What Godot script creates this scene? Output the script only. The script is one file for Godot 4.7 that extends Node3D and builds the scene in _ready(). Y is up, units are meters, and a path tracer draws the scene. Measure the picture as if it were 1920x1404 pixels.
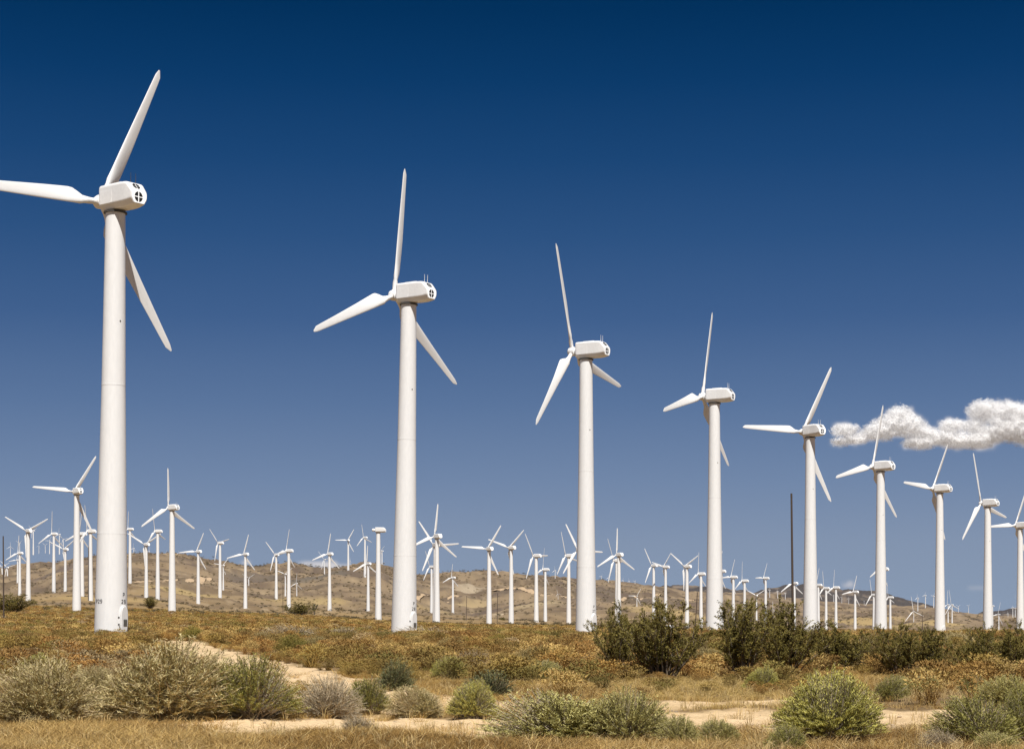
extends Node3D

const F := 3500.0          # focal length in photo pixels (1920 wide)
const CX := 960.0
const HY := 1188.0         # eye level in the photo
const EYE := 1.6

var rng := RandomNumberGenerator.new()
var used := {}
var n_hill := FastNoiseLite.new()
var n_fine := FastNoiseLite.new()
var n_patch := FastNoiseLite.new()
var n_tone := FastNoiseLite.new()
var grid := PackedFloat32Array()
const GU0 := -400.0
const GDU := 34.0
const GNU := 81
const GS0 := 2.7           # ln 15
const GDS := 0.07
const GNS := 90
var sand_lines := []
var M := {}
var clear_spots := []      # x, z, radius kept free of scrub (tower feet)

class Mesher:
	var v := PackedVector3Array()
	var n := PackedVector3Array()
	var c := PackedColorArray()
	func tri(a: Vector3, b: Vector3, d: Vector3, col := Color.WHITE) -> void:
		var nn := (d - a).cross(b - a).normalized()
		v.append(a); v.append(b); v.append(d)
		n.append(nn); n.append(nn); n.append(nn)
		c.append(col); c.append(col); c.append(col)
	func tri_n(a: Vector3, b: Vector3, d: Vector3, na: Vector3, nb: Vector3, nd: Vector3, col := Color.WHITE) -> void:
		if (d - a).cross(b - a).dot(na + nb + nd) < 0.0:
			v.append(a); v.append(d); v.append(b)
			n.append(na); n.append(nd); n.append(nb)
		else:
			v.append(a); v.append(b); v.append(d)
			n.append(na); n.append(nb); n.append(nd)
		c.append(col); c.append(col); c.append(col)
	func quad_flat(a: Vector3, b: Vector3, d: Vector3, e: Vector3, out: Vector3, col := Color.WHITE) -> void:
		var nn := (d - a).cross(b - e).normalized()
		if nn.dot(out) < 0.0:
			nn = -nn
		tri_n(a, b, d, nn, nn, nn, col)
		tri_n(a, d, e, nn, nn, nn, col)
	func box(at: Vector3, size: Vector3, col := Color.WHITE, bas := Basis()) -> void:
		var h := size * 0.5
		for ax in 3:
			for s in [-1.0, 1.0]:
				var o := Vector3.ZERO
				o[ax] = h[ax] * s
				var p := Vector3.ZERO
				p[(ax + 1) % 3] = h[(ax + 1) % 3]
				var q := Vector3.ZERO
				q[(ax + 2) % 3] = h[(ax + 2) % 3]
				quad_flat(at + bas * (o - p - q), at + bas * (o + p - q), at + bas * (o + p + q), at + bas * (o - p + q), bas * o, col)
	func lathe(prof: Array, sides: int, xf := Transform3D(), col := Color.WHITE) -> void:
		# prof: Vector2(radius, y) from bottom to top; axis y of xf
		for i in prof.size() - 1:
			var p: Vector2 = prof[i]
			var q: Vector2 = prof[i + 1]
			var t := q - p
			if t.length() < 1e-6:
				continue
			var nr := Vector2(t.y, -t.x).normalized()
			for k in sides:
				var a0 := TAU * k / sides
				var a1 := TAU * (k + 1) / sides
				var d0 := Vector3(cos(a0), 0, sin(a0))
				var d1 := Vector3(cos(a1), 0, sin(a1))
				var up := Vector3.UP
				var n0 := (xf.basis * (d0 * nr.x + up * nr.y)).normalized()
				var n1 := (xf.basis * (d1 * nr.x + up * nr.y)).normalized()
				var A := xf * (d0 * p.x + up * p.y)
				var B := xf * (d1 * p.x + up * p.y)
				var C := xf * (d1 * q.x + up * q.y)
				var D := xf * (d0 * q.x + up * q.y)
				if p.x > 1e-5:
					tri_n(A, B, C, n0, n1, n1, col)
				if q.x > 1e-5:
					tri_n(A, C, D, n0, n1, n0, col)
	func loft(rings: Array, smooth := false, cap0 := true, cap1 := true, col := Color.WHITE) -> void:
		var m: int = rings[0].size()
		var cen := []
		for r in rings:
			var s := Vector3.ZERO
			for p in r:
				s += p
			cen.append(s / m)
		if smooth:
			var nor := []
			for i in rings.size():
				var row := []
				for k in m:
					var along: Vector3 = rings[mini(i + 1, rings.size() - 1)][k] - rings[maxi(i - 1, 0)][k]
					var across: Vector3 = rings[i][(k + 1) % m] - rings[i][(k + m - 1) % m]
					var nn := along.cross(across).normalized()
					if nn.dot(rings[i][k] - cen[i]) < 0.0:
						nn = -nn
					row.append(nn)
				nor.append(row)
			for i in rings.size() - 1:
				for k in m:
					var k2 := (k + 1) % m
					tri_n(rings[i][k], rings[i][k2], rings[i + 1][k2], nor[i][k], nor[i][k2], nor[i + 1][k2], col)
					tri_n(rings[i][k], rings[i + 1][k2], rings[i + 1][k], nor[i][k], nor[i + 1][k2], nor[i + 1][k], col)
		else:
			for i in rings.size() - 1:
				for k in m:
					var k2 := (k + 1) % m
					var mid: Vector3 = (rings[i][k] + rings[i][k2] + rings[i + 1][k2] + rings[i + 1][k]) / 4.0
					quad_flat(rings[i][k], rings[i][k2], rings[i + 1][k2], rings[i + 1][k], mid - (cen[i] + cen[i + 1]) / 2.0, col)
		for e in 2:
			if (e == 0 and cap0) or (e == 1 and cap1):
				var i0 := 0 if e == 0 else rings.size() - 1
				var i1 := 1 if e == 0 else rings.size() - 2
				var o: Vector3 = (cen[i0] - cen[i1]).normalized()
				for k in m:
					tri_n(cen[i0], rings[i0][k], rings[i0][(k + 1) % m], o, o, o, col)
	func bar(a: Vector3, b: Vector3, ra: float, rb: float, sides := 5, col := Color.WHITE) -> void:
		var y := (b - a).normalized()
		var x := y.cross(Vector3(0.31, 0.2, 0.93)).normalized()
		var z := x.cross(y)
		lathe([Vector2(ra, 0), Vector2(rb, a.distance_to(b))], sides, Transform3D(Basis(x, y, z), a), col)
	func mesh() -> ArrayMesh:
		var arr := []
		arr.resize(Mesh.ARRAY_MAX)
		arr[Mesh.ARRAY_VERTEX] = v
		arr[Mesh.ARRAY_NORMAL] = n
		arr[Mesh.ARRAY_COLOR] = c
		var am := ArrayMesh.new()
		am.add_surface_from_arrays(Mesh.PRIMITIVE_TRIANGLES, arr)
		return am

# ---------------------------------------------------------------- naming
func numbered(called: String) -> String:
	var k: int = used.get(called, 0)
	used[called] = k + 1
	return called if k == 0 else "%s_%03d" % [called, k]

func thing(called: String, label: String, category: String, at: Vector3, group := "") -> Node3D:
	var o := Node3D.new()
	o.name = numbered(called)
	add_child(o, true)
	o.position = at
	o.set_meta("label", label)
	o.set_meta("category", category)
	if group != "":
		o.set_meta("group", group)
	return o

func part(called: String, mesh: Mesh, mat: Material, parent: Node3D, xf := Transform3D()) -> MeshInstance3D:
	var o := MeshInstance3D.new()
	var base := called
	var k := 0
	while parent.has_node(NodePath(called)):
		k += 1
		called = "%s_%03d" % [base, k]
	o.name = called
	o.mesh = mesh
	if mat:
		o.material_override = mat
	parent.add_child(o, true)
	o.transform = xf
	return o

func structure(called: String, mesh: Mesh, mat: Material) -> MeshInstance3D:
	var o := MeshInstance3D.new()
	o.name = numbered(called)
	o.mesh = mesh
	o.material_override = mat
	add_child(o, true)
	o.set_meta("kind", "structure")
	return o

func stuff(called: String, label: String, category: String, mesh: Mesh, mat: Material, xfs: Array, tints: Array) -> void:
	var mm := MultiMesh.new()
	mm.transform_format = MultiMesh.TRANSFORM_3D
	mm.use_colors = true
	mm.mesh = mesh
	mm.instance_count = xfs.size()
	for i in xfs.size():
		mm.set_instance_transform(i, xfs[i])
		mm.set_instance_color(i, tints[i])
	var o := MultiMeshInstance3D.new()
	o.name = numbered(called)
	o.multimesh = mm
	o.material_override = mat
	add_child(o, true)
	o.set_meta("label", label)
	o.set_meta("category", category)
	o.set_meta("kind", "stuff")

# ---------------------------------------------------------------- ground shape
func pt(x: float, y: float, d: float) -> Vector3:
	return Vector3((x - CX) / F * d, EYE + (HY - y) / F * d, -d)

func lerp_table(t: Array, x: float) -> float:
	if x <= t[0][0]:
		return t[0][1]
	for i in t.size() - 1:
		if x <= t[i + 1][0]:
			return lerpf(t[i][1], t[i + 1][1], (x - t[i][0]) / (t[i + 1][0] - t[i][0]))
	return t[-1][1]

const CREST := [[-400, 1075], [0, 1047], [40, 1035], [90, 1031], [150, 1036], [220, 1045], [330, 1045], [400, 1052], [470, 1061], [525, 1054], [565, 1060], [605, 1069], [645, 1064], [690, 1057], [740, 1064], [800, 1078], [870, 1071], [930, 1073], [1000, 1087], [1100, 1095], [1200, 1098], [1260, 1108], [1400, 1116], [1500, 1129], [1650, 1137], [1750, 1142], [1830, 1152], [1920, 1163], [2300, 1170]]
const CRESTD := [[0, 2150], [600, 2200], [900, 2300], [1150, 2900], [1350, 4000], [1920, 4300]]
const COLS := [0.0, 300.0, 600.0, 900.0, 1100.0, 1300.0, 1500.0, 1700.0, 1920.0]
const ROWS := [
	[128, 1200, 1200, 1200, 1200, 1200, 1200, 1200, 1200, 1200],
	[200, 1183, 1185, 1188, 1192, 1193, 1196, 1198, 1199, 1198],
	[300, 1162, 1166, 1172, 1180, 1184, 1190, 1195, 1196, 1195],
	[500, 1140, 1148, 1160, 1172, 1178, 1187, 1195, 1198, 1197],
	[800, 1128, 1138, 1150, 1160, 1170, 1183, 1192, 1197, 1194],
	[1100, 1106, 1122, 1142, 1152, 1163, 1176, 1188, 1193, 1187],
	[1500, 1085, 1096, 1105, 1125, 1140, 1152, 1174, 1181, 1178]]

func row_val(r: Array, uc: float) -> float:
	for i in 8:
		if uc <= COLS[i + 1]:
			return lerpf(r[i + 1], r[i + 2], (uc - COLS[i]) / (COLS[i + 1] - COLS[i]))
	return r[9]

func base_y(u: float, d: float) -> float:
	if d <= 128.0:
		return HY + F * (EYE - 0.0116 * maxf(0.0, d - 26.0) * smoothstep(14.0, 40.0, d)) / d
	var uc := clampf(u, 0.0, 1920.0)
	for i in ROWS.size() - 1:
		if d <= ROWS[i + 1][0]:
			var t := log(d / ROWS[i][0]) / log(float(ROWS[i + 1][0]) / ROWS[i][0])
			var lo := row_val(ROWS[i], uc)
			var hi := row_val(ROWS[i + 1], uc)
			return lerpf(lo, hi, t)
	var cd := lerp_table(CRESTD, u)
	var cy := lerp_table(CREST, u)
	var y15 := row_val(ROWS[6], uc)
	if d <= cd:
		var t := log(d / 1500.0) / log(cd / 1500.0)
		return lerpf(y15, cy, sin(t * PI / 2.0) if u < 1150.0 else t)
	return cy + 34.0 * (d - cd) / cd + 60.0 * pow(maxf(0.0, (d - cd) / cd), 2.0)

func solve_ground(anchors: Array) -> void:
	# pulls the ground through the feet of the turbines: smooth bumps in (bearing, log distance)
	var m := anchors.size()
	var a := []
	for i in m:
		var row := PackedFloat32Array()
		row.resize(m + 1)
		for k in m:
			row[k] = bump(anchors[i].x - anchors[k].x, anchors[i].y - anchors[k].y) + (0.15 if i == k else 0.0)
		row[m] = anchors[i].z - base_y(anchors[i].x, exp(anchors[i].y))
		a.append(row)
	for i in m:
		for k in range(i + 1, m):
			var f: float = a[k][i] / a[i][i]
			if absf(f) > 1e-7:
				for j in range(i, m + 1):
					a[k][j] -= f * a[i][j]
	var w := PackedFloat32Array()
	w.resize(m)
	for i in range(m - 1, -1, -1):
		var s: float = a[i][m]
		for k in range(i + 1, m):
			s -= a[i][k] * w[k]
		w[i] = s / a[i][i]
	grid.resize(GNU * GNS)
	for j in GNS:
		var s := GS0 + j * GDS
		for i in GNU:
			var u := GU0 + i * GDU
			var y := base_y(u, exp(s))
			for k in m:
				if absf(s - anchors[k].y) < 0.9 and absf(u - anchors[k].x) < 360.0:
					y += w[k] * bump(u - anchors[k].x, s - anchors[k].y)
			grid[j * GNU + i] = y

func bump(du: float, ds: float) -> float:
	return exp(-(du * du / 14400.0 + ds * ds / 0.09))

func app_y(u: float, d: float) -> float:
	var fu := clampf((u - GU0) / GDU, 0.0, GNU - 1.001)
	var fs := clampf((log(d) - GS0) / GDS, 0.0, GNS - 1.001)
	var i := int(fu)
	var j := int(fs)
	fu -= i
	fs -= j
	var k := j * GNU + i
	return lerpf(lerpf(grid[k], grid[k + 1], fu), lerpf(grid[k + GNU], grid[k + GNU + 1], fu), fs)

func ground(x: float, z: float) -> float:
	var az := atan2(x, -z)
	var r := sqrt(x * x + z * z)
	var ac := clampf(az, -0.36, 0.36)
	var d := r * cos(ac)
	if d < 15.0:
		return n_fine.get_noise_2d(x * 9.0, z * 9.0) * 0.05
	var y := EYE + (HY - app_y(CX + F * tan(ac), d)) / F * d
	var rough := smoothstep(500.0, 1300.0, d)
	if rough > 0.0:
		var g := n_hill.get_noise_2d(x, z)
		var rid := absf(n_hill.get_noise_2d(x * 2.3 + 900.0, z * 2.3))
		y += smoothstep(1250.0, 1900.0, d) * (g * 7.0 - rid * 11.0 + 3.0)
		y += rough * (g * 5.0 - rid * 7.0 + 1.4 + n_fine.get_noise_2d(x * 0.9, z * 0.9) * 1.2)
	var mid := smoothstep(60.0, 200.0, d)
	y += mid * n_fine.get_noise_2d(x * 1.6, z * 1.6) * 0.35 + n_fine.get_noise_2d(x * 9.0, z * 9.0) * 0.06 * smoothstep(300.0, 100.0, d)
	if d < 60.0 and z > -60.0:
		y += 0.035 * n_fine.get_noise_2d(x * 34.0, z * 20.0)
	return y

func depth_at(u: float, y: float, d0: float, d1: float) -> float:
	# first distance at which the ground under bearing u shows at photo row y
	var d := d0
	while d < d1:
		var nd := d * 1.01
		if app_y(u, nd) <= y:
			return nd
		d = nd
	return d1

func on_ground(u: float, d: float) -> Vector3:
	var p := pt(u, HY, d)
	p.y = ground(p.x, p.z)
	return p

func sandy(x: float, z: float) -> float:
	if z > -18.0 or z < -140.0 or absf(x) > 0.42 * -z + 4.0:
		return 0.0
	var best := -9.0
	var p := Vector2(x, z)
	for l in sand_lines:
		var pts: PackedVector2Array = l[0]
		for i in pts.size() - 1:
			if minf(pts[i].y, pts[i + 1].y) - 6.0 < z and z < maxf(pts[i].y, pts[i + 1].y) + 6.0:
				var q := Geometry2D.get_closest_point_to_segment(p, pts[i], pts[i + 1])
				best = maxf(best, 1.0 - p.distance_to(q) / l[1])
	if best < -1.0:
		return 0.0
	return smoothstep(-0.12, 0.25, best + 0.55 * n_fine.get_noise_2d(x * 12.0, z * 12.0) + 0.25 * n_fine.get_noise_2d(x * 4.0 + 33.0, z * 4.0))

# ---------------------------------------------------------------- turbines
# photo x of the tower, y of its foot, y of the hub, angle of one blade, how far the rotor faces along the view (0 side on, 1 face on), label, then optionally blade reach / 0.383 and distance
const TURBINES := [
	[207, 1190, 372, 26.0, 0.79, "nearest and tallest white wind turbine, P 29 lettered on its tower foot"],
	[757, 1190, 550, 6.0, 0.63, "second nearest white wind turbine, one blade straight up, next right of the tallest"],
	[1099, 1186, 657, -18.0, 0.48, "white wind turbine between the second nearest and the creosote bushes, blade leaning left"],
	[1340, 1188, 742, 15.0, 0.42, "white wind turbine rising right behind the dark creosote bushes, third blade behind its tower"],
	[1520, 1194, 808, 30.0, 0.73, "white wind turbine right of the tall bare wooden pole, left blade level"],
	[1652, 1199, 874, 17.0, 0.54, "white wind turbine whose raised blade crosses the left end of the cloud"],
	[1763, 1191, 916, 33.0, 0.49, "white wind turbine just right of the cloud-crossing one, low blade hidden by its tower"],
	[1853, 1197, 943, -17.0, 0.50, "white wind turbine under the big cloud with one blade hanging down left"],
	[1914, 1195, 985, 26.0, 0.60, "white wind turbine cut by the right edge, blade tip towards its left neighbour"],
	[143, 1138, 921, 33.0, 0.90, "mid-distance wind turbine left of the nearest tower, its rotor nearly face on"],
	[322, 1147, 951.6, -1.0, 0.76, "mid-distance wind turbine right of the nearest tower, one blade straight up"],
	[52, 1127, 995.5, 60.0, 0.90, "wind turbine at the left foot of the ridge, two blades raised in a V"],
	[100, 1095.5, 1001, 2.0, 0.62, "crisp slender wind turbine halfway up the left ridge, one blade upright", 1.2],
	[121.5, 1122, 1030, 52.0, 0.80, "smaller wind turbine just left of the face-on rotor, blades in a V"],
	[153, 1118, 1001, 10.0, 0.60, "white tower half covered, directly behind the face-on turbine's tower"],
	[169, 1127, 996, -10.0, 0.50, "wind turbine whose nacelle touches the left side of the nearest tower"],
	[36, 1127, 1037, 5.0, 0.70, "short wind turbine near the left edge, standing before two lower ones"],
	[13, 1111, 1064, 72.0, 0.90, "low wind turbine beside the dark pole at the left edge, blades nearly level"],
	[4, 1108, 1063, 60.0, 0.90, "low wind turbine at the very left edge, left of the dark pole", 1.0],
	[32, 1104, 1050, 20.0, 0.70, "wind turbine half hidden behind the short one near the left edge"],
	[243, 1082, 992, 3.0, 0.60, "wind turbine on the ridge just right of the nearest tower"],
	[273.5, 1131, 1021, 58.0, 0.85, "wind turbine with two blades in a wide V, left of the mid-distance upright one"],
	[295, 1107.7, 996, -12.0, 0.50, "wind turbine overlapping the left blade of the mid-distance upright one"],
	[371, 1138, 1034, 25.0, 0.80, "lone wind turbine on dark brush right of the mid-distance upright one"],
	[412, 1111, 1018, -45.0, 0.62, "wind turbine partway up the slope with blades leaning left and right"],
	[418, 1104.5, 1060, 40.0, 0.90, "small wind turbine close behind the right side of a taller slope turbine", 1.1, 1250],
	[459.5, 1142, 1039, 17.0, 0.80, "wind turbine at the slope foot, its left blade level and right of a smaller pair"],
	[466, 1107.7, 1083.6, 60.0, 0.90, "very low wind turbine peeking from behind the slope foot turbine", 1.6, 1500],
	[517.5, 1124, 1040, -42.0, 0.80, "left one of two wind turbines with touching blades before the rocky hump"],
	[541, 1143.4, 1032.5, 15.0, 0.55, "right and taller one of the touching pair before the rocky hump"],
	[534.5, 1117.7, 1076.5, 52.0, 0.90, "small wind turbine squeezed between the touching pair", 1.3, 1300],
	[556, 1119, 1093.6, 5.0, 0.70, "tiny low wind turbine on the bare slope right of the touching pair", 2.0, 1300],
	[617.5, 1143, 1038.6, 11.0, 0.75, "wind turbine right of the dark joshua tree, its blade pointing up"],
	[608, 1078.7, 1049, -42.0, 0.80, "small wind turbine on the saddle behind the one right of the joshua tree", 1.8, 1900],
	[652.6, 1077.6, 1013, 30.0, 0.95, "crisp wind turbine on the ridge top, one blade level to the left"],
	[684, 1074.8, 1007.7, -12.0, 0.65, "crisp wind turbine on the ridge top, right of the one with the level blade"],
	[690, 1147.5, 1057, 4.0, 0.80, "wind turbine close left of the bare tower without blades"],
	[709, 1162, 993.5, 0.0, 0.25, "white tower with a nacelle but no blades, left of the second nearest turbine", 0.0],
	[716, 1071, 1033, 45.0, 0.60, "small wind turbine half hidden behind the bladeless tower", 1.0, 2000],
	[819, 1168, 1005.4, 7.0, 0.85, "wind turbine right of the second nearest tower, in front of a crossed rotor"],
	[816, 1163, 1022, -35.0, 0.90, "wind turbine straight behind another one, so both seem to have six blades"],
	[809, 1148, 1062.7, -24.0, 0.60, "lower wind turbine just left of the six-bladed looking pair"],
	[849, 1153, 1083, 8.0, 0.65, "short wind turbine at the hill foot right of the six-bladed looking pair"],
	[917, 1171, 1029, 33.0, 0.88, "wind turbine on the scrub flat with its left blade level, left of a V rotor"],
	[958.5, 1160.5, 1027, 46.0, 0.78, "wind turbine before the tan cutting, two blades raised in a V"],
	[1005.5, 1168.6, 1042, -33.0, 0.58, "wind turbine right of the tan cutting, one blade up left and one down"],
	[1022.5, 1163, 1067.7, 12.0, 0.38, "smaller wind turbine close right of the one with a blade pointing down", 1.15],
	[1041, 1092, 1069.6, 0.0, 0.70, "tiny wind turbine on the ridge line above the low half-buried rotor", 1.0, 2450],
	[1046.5, 1122, 1113, -20.0, 0.80, "half-buried looking rotor low on the hillside left of the third near tower", 2.4, 1500],
	[1066.5, 1166, 1042, -20.0, 0.52, "wind turbine standing just left of the third nearest tower"],
	[1086, 1171, 1030.6, -27.0, 0.90, "wind turbine hidden behind the third nearest tower, blade tips showing"],
	[1160.5, 1172, 1040, 2.0, 0.80, "wind turbine above the left creosote bush, front rotor of a crossed pair"],
	[1157, 1176, 1051, -32.0, 0.45, "wind turbine behind the crossed pair's front one, a dark blade up left"],
	[1128, 1096, 1081, 30.0, 0.70, "leftmost of five tiny wind turbines on the far bench edge", 1.0, 2900],
	[1141.5, 1100, 1083, 0.0, 0.70, "second of five tiny wind turbines on the far bench edge", 1.0, 2900],
	[1168.6, 1101, 1088, 15.0, 0.70, "middle one of five tiny wind turbines on the far bench edge", 1.0, 3000],
	[1180, 1103, 1089, -10.0, 0.70, "fourth of five tiny wind turbines on the far bench edge", 1.0, 3000],
	[1191, 1103, 1090, 40.0, 0.70, "rightmost of five tiny wind turbines on the far bench edge", 1.0, 3000],
	[1194.4, 1141.7, 1117.7, 32.0, 0.90, "small low wind turbine on the slope above the creosote bush tops", 1.9, 1400],
	[1226, 1158, 1060.4, -32.0, 0.68, "left one of two wind turbines behind the creosote bush, blade up left"],
	[1248.3, 1161, 1063, 42.0, 0.58, "right one of two wind turbines behind the creosote bush, beside a white van"],
	[1288.4, 1181.4, 1062, 61.0, 0.65, "wind turbine left of the thin brown pole, blades raised in a V"],
	[1314.7, 1183.7, 1076, 4.0, 0.45, "wind turbine right of the thin brown pole, one blade straight up"],
	[1353, 1180, 1071, 20.0, 0.50, "wind turbine hidden by the fourth nearest tower, one blade tip showing"],
	[1375.5, 1182, 1082, 26.0, 0.45, "first wind turbine right of the fourth nearest tower"],
	[1396.5, 1185, 1089, 3.0, 0.40, "second wind turbine right of the fourth nearest tower, one blade upright"],
	[1419, 1164.7, 1116.5, 58.0, 0.95, "short wind turbine with a wide V rotor right of the fourth nearest tower", 1.1, 1350],
	[1436, 1170, 1084, 29.0, 0.45, "wind turbine between the wide V rotor and the tall wooden pole"],
	[1450, 1162, 1143, 0.0, 0.85, "very low wind turbine peeping over the creosote left of the tall pole", 2.2, 1400],
	[1490, 1187.6, 1093.6, 2.0, 0.65, "wind turbine directly behind the tall bare wooden pole"],
	[1535, 1188, 1097, 20.0, 0.50, "wind turbine hidden by the tower right of the tall pole"],
	[1549.5, 1190, 1102.8, -8.0, 0.48, "left one of three wind turbines before the dark mountain, right of the pole"],
	[1568, 1192, 1101.6, 8.0, 0.42, "middle one of three wind turbines before the dark mountain, blade upright"],
	[1604, 1198, 1109.7, 21.0, 0.60, "right one of three wind turbines before the dark mountain, left blade level"],
	[1639, 1194.5, 1115.4, -13.0, 0.52, "wind turbine just left of the cloud-crossing turbine's tower foot"],
	[1670, 1198, 1120, -10.0, 0.42, "wind turbine just right of the cloud-crossing turbine's tower foot"],
	[1657, 1192, 1067, 10.0, 0.40, "wind turbine hidden behind the cloud-crossing turbine's tower"],
	[1714, 1163.5, 1146, -12.0, 0.70, "low wind turbine left of a thin post on the golden flat", 4.3, 1500],
	[1721.7, 1146, 1121, 0.0, 0.60, "left one of three slim far towers on the mesa edge", 0.8, 3600],
	[1736, 1141.8, 1116.5, 20.0, 0.60, "middle one of three slim far towers on the mesa edge", 0.8, 3800],
	[1751.5, 1141, 1117.7, 40.0, 0.60, "right one of three slim far towers on the mesa edge", 0.8, 3800],
	[1778.5, 1168, 1133.7, 3.0, 0.60, "left one of two overlapping low turbines by the seventh tower", 2.1, 1600],
	[1786, 1170, 1133.7, -14.0, 0.55, "right one of two overlapping low turbines by the seventh tower", 2.1, 1600],
	[1798, 1150, 1137, 60.0, 0.70, "tiny wind turbine on the skyline right of the two overlapping ones", 1.4, 3900],
	[1817, 1148, 1136, 50.0, 0.70, "tiny wind turbine alone on the skyline between two right towers", 1.2, 3900],
	[1862, 1177, 1136, 10.0, 0.30, "wind turbine whose nacelle sticks out behind the eighth tower", 0.9, 1500],
	[1873.7, 1186, 1152, 20.0, 0.55, "low wind turbine right of the eighth tower, one blade up right", 1.9, 1400],
	[1891, 1162, 1150, 0.0, 0.60, "tiny far wind turbine left of a twin pair before the right mountain", 1.0, 3900],
	[1900, 1162.5, 1139.5, 15.0, 0.60, "left tower of a slim far twin pair before the right mountain", 0.5, 3700],
	[1904.5, 1163, 1140.5, 40.0, 0.60, "right tower of a slim far twin pair before the right mountain", 0.5, 3700],
	[61.5, 1034, 995, 70.0, 0.60, "wind turbine standing on the left crest behind the V rotor", 1.0, 2150],
	[110.5, 1034, 1002, 5.0, 0.70, "wind turbine on the left crest right of the crisp slender one", 1.0, 2150],
	[18.5, 1042, 1025, 0.0, 0.95, "tiny wind turbine with a face-on rotor at the left end of the crest", 1.4, 2600],
	[36, 1038, 1018, 50.0, 0.70, "tiny wind turbine above the short one near the left edge", 1.3, 2500],
	[72, 1036, 1024, 20.0, 0.70, "tiny wind turbine on the crest between the V rotor and the slender one", 1.4, 2600],
	[84, 1035, 1022, 60.0, 0.90, "tiny wind turbine on the crest just left of the slender one", 1.4, 2600],
	[92, 1035, 1014, 30.0, 0.80, "tiny taller wind turbine touching the slender one on the crest", 1.3, 2600],
	[118, 1036, 1011, 75.0, 0.80, "tiny wind turbine on the crest left of the face-on rotor's tower", 1.2, 2500],
	[250, 1050, 1028, 4.0, 0.70, "tiny crest turbine nearest to the right side of the nearest tower", 1.2, 2600],
	[258.5, 1050, 1039, 40.0, 0.80, "tiny low crest turbine left of the wide V rotor's nacelle", 1.4, 2600],
	[279, 1050, 1033, 15.0, 0.80, "tiny crest turbine between the wide V rotor and its right neighbour", 1.3, 2600],
	[303, 1050, 1041, 55.0, 0.90, "tiny low crest turbine left of the mid-distance upright one's tower", 1.6, 2600],
	[310, 1050, 1038, 25.0, 0.90, "tiny crest turbine touching the mid-distance upright one's tower", 1.5, 2600],
	[334.5, 1050, 1037, 10.0, 0.80, "tiny crest turbine right of the mid-distance upright one's tower", 1.4, 2600],
	[361, 1052, 1044, 40.0, 0.90, "tiny crest turbine left of the lone turbine on dark brush", 1.5, 2600],
	[388, 1056, 1049, 20.0, 0.90, "tiny crest turbine right of the lone turbine on dark brush", 1.5, 2600],
	[656, 1064, 1051, 10.0, 0.80, "tiny wind turbine behind the ridge-top one with the level blade", 1.2, 2700],
	[719, 1064, 1056, 45.0, 0.90, "tiny low wind turbine on the crest right of the bladeless tower", 1.5, 2700],
	[1443.7, 1125, 1106, 20.0, 0.50, "left one of three pale towers against the dark mountain", 0.6, 3900],
	[1458.6, 1127, 1108.5, 0.0, 0.50, "middle one of three pale towers against the dark mountain", 0.6, 3900],
	[1473, 1130, 1112, 40.0, 0.50, "right one of three pale towers against the dark mountain", 0.6, 3900],
	[1563.6, 1130, 1116, 0.0, 0.50, "tiny pale tower between two turbines before the dark mountain", 0.6, 4000],
	[1579, 1131, 1120, 30.0, 0.70, "tiny rotor low on the mountain right of the upright middle turbine", 1.2, 4000],
	[1592, 1132, 1122, 10.0, 0.70, "tiny rotor low on the mountain left of the level-bladed turbine", 1.2, 4000],
	[1621, 1135, 1127, 50.0, 0.70, "tiny rotor low on the mountain right of the level-bladed turbine", 1.2, 4000]]

var T := {}   # shared turbine meshes

func nacelle_ring(z: float, w: float, top: float, bot: float) -> Array:
	# rounded box with bevelled lower edges; corners listed from the bottom middle up the right side
	var corner := [[Vector2(w * 0.66, -bot), 0.08], [Vector2(w * 0.99, -bot + 0.36), 0.10], [Vector2(w, top), minf(0.24, w * 0.4)]]
	var way := [Vector2(0, -bot), corner[0][0], corner[1][0], corner[2][0], Vector2(0, top)]
	var half := []
	for k in 3:
		var p: Vector2 = way[k + 1]
		var r: float = corner[k][1]
		var a: Vector2 = p + (way[k] - p).normalized() * r
		var e: Vector2 = p + (way[k + 2] - p).normalized() * r
		for q in 6:
			var t := q / 5.0
			half.append(a.lerp(p, t).lerp(p.lerp(e, t), t))
	var ring := []
	for p in half:
		ring.append(Vector3(p.x, p.y, z))
	for i in range(half.size() - 1, -1, -1):
		ring.append(Vector3(-half[i].x, half[i].y, z))
	return ring

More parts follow.
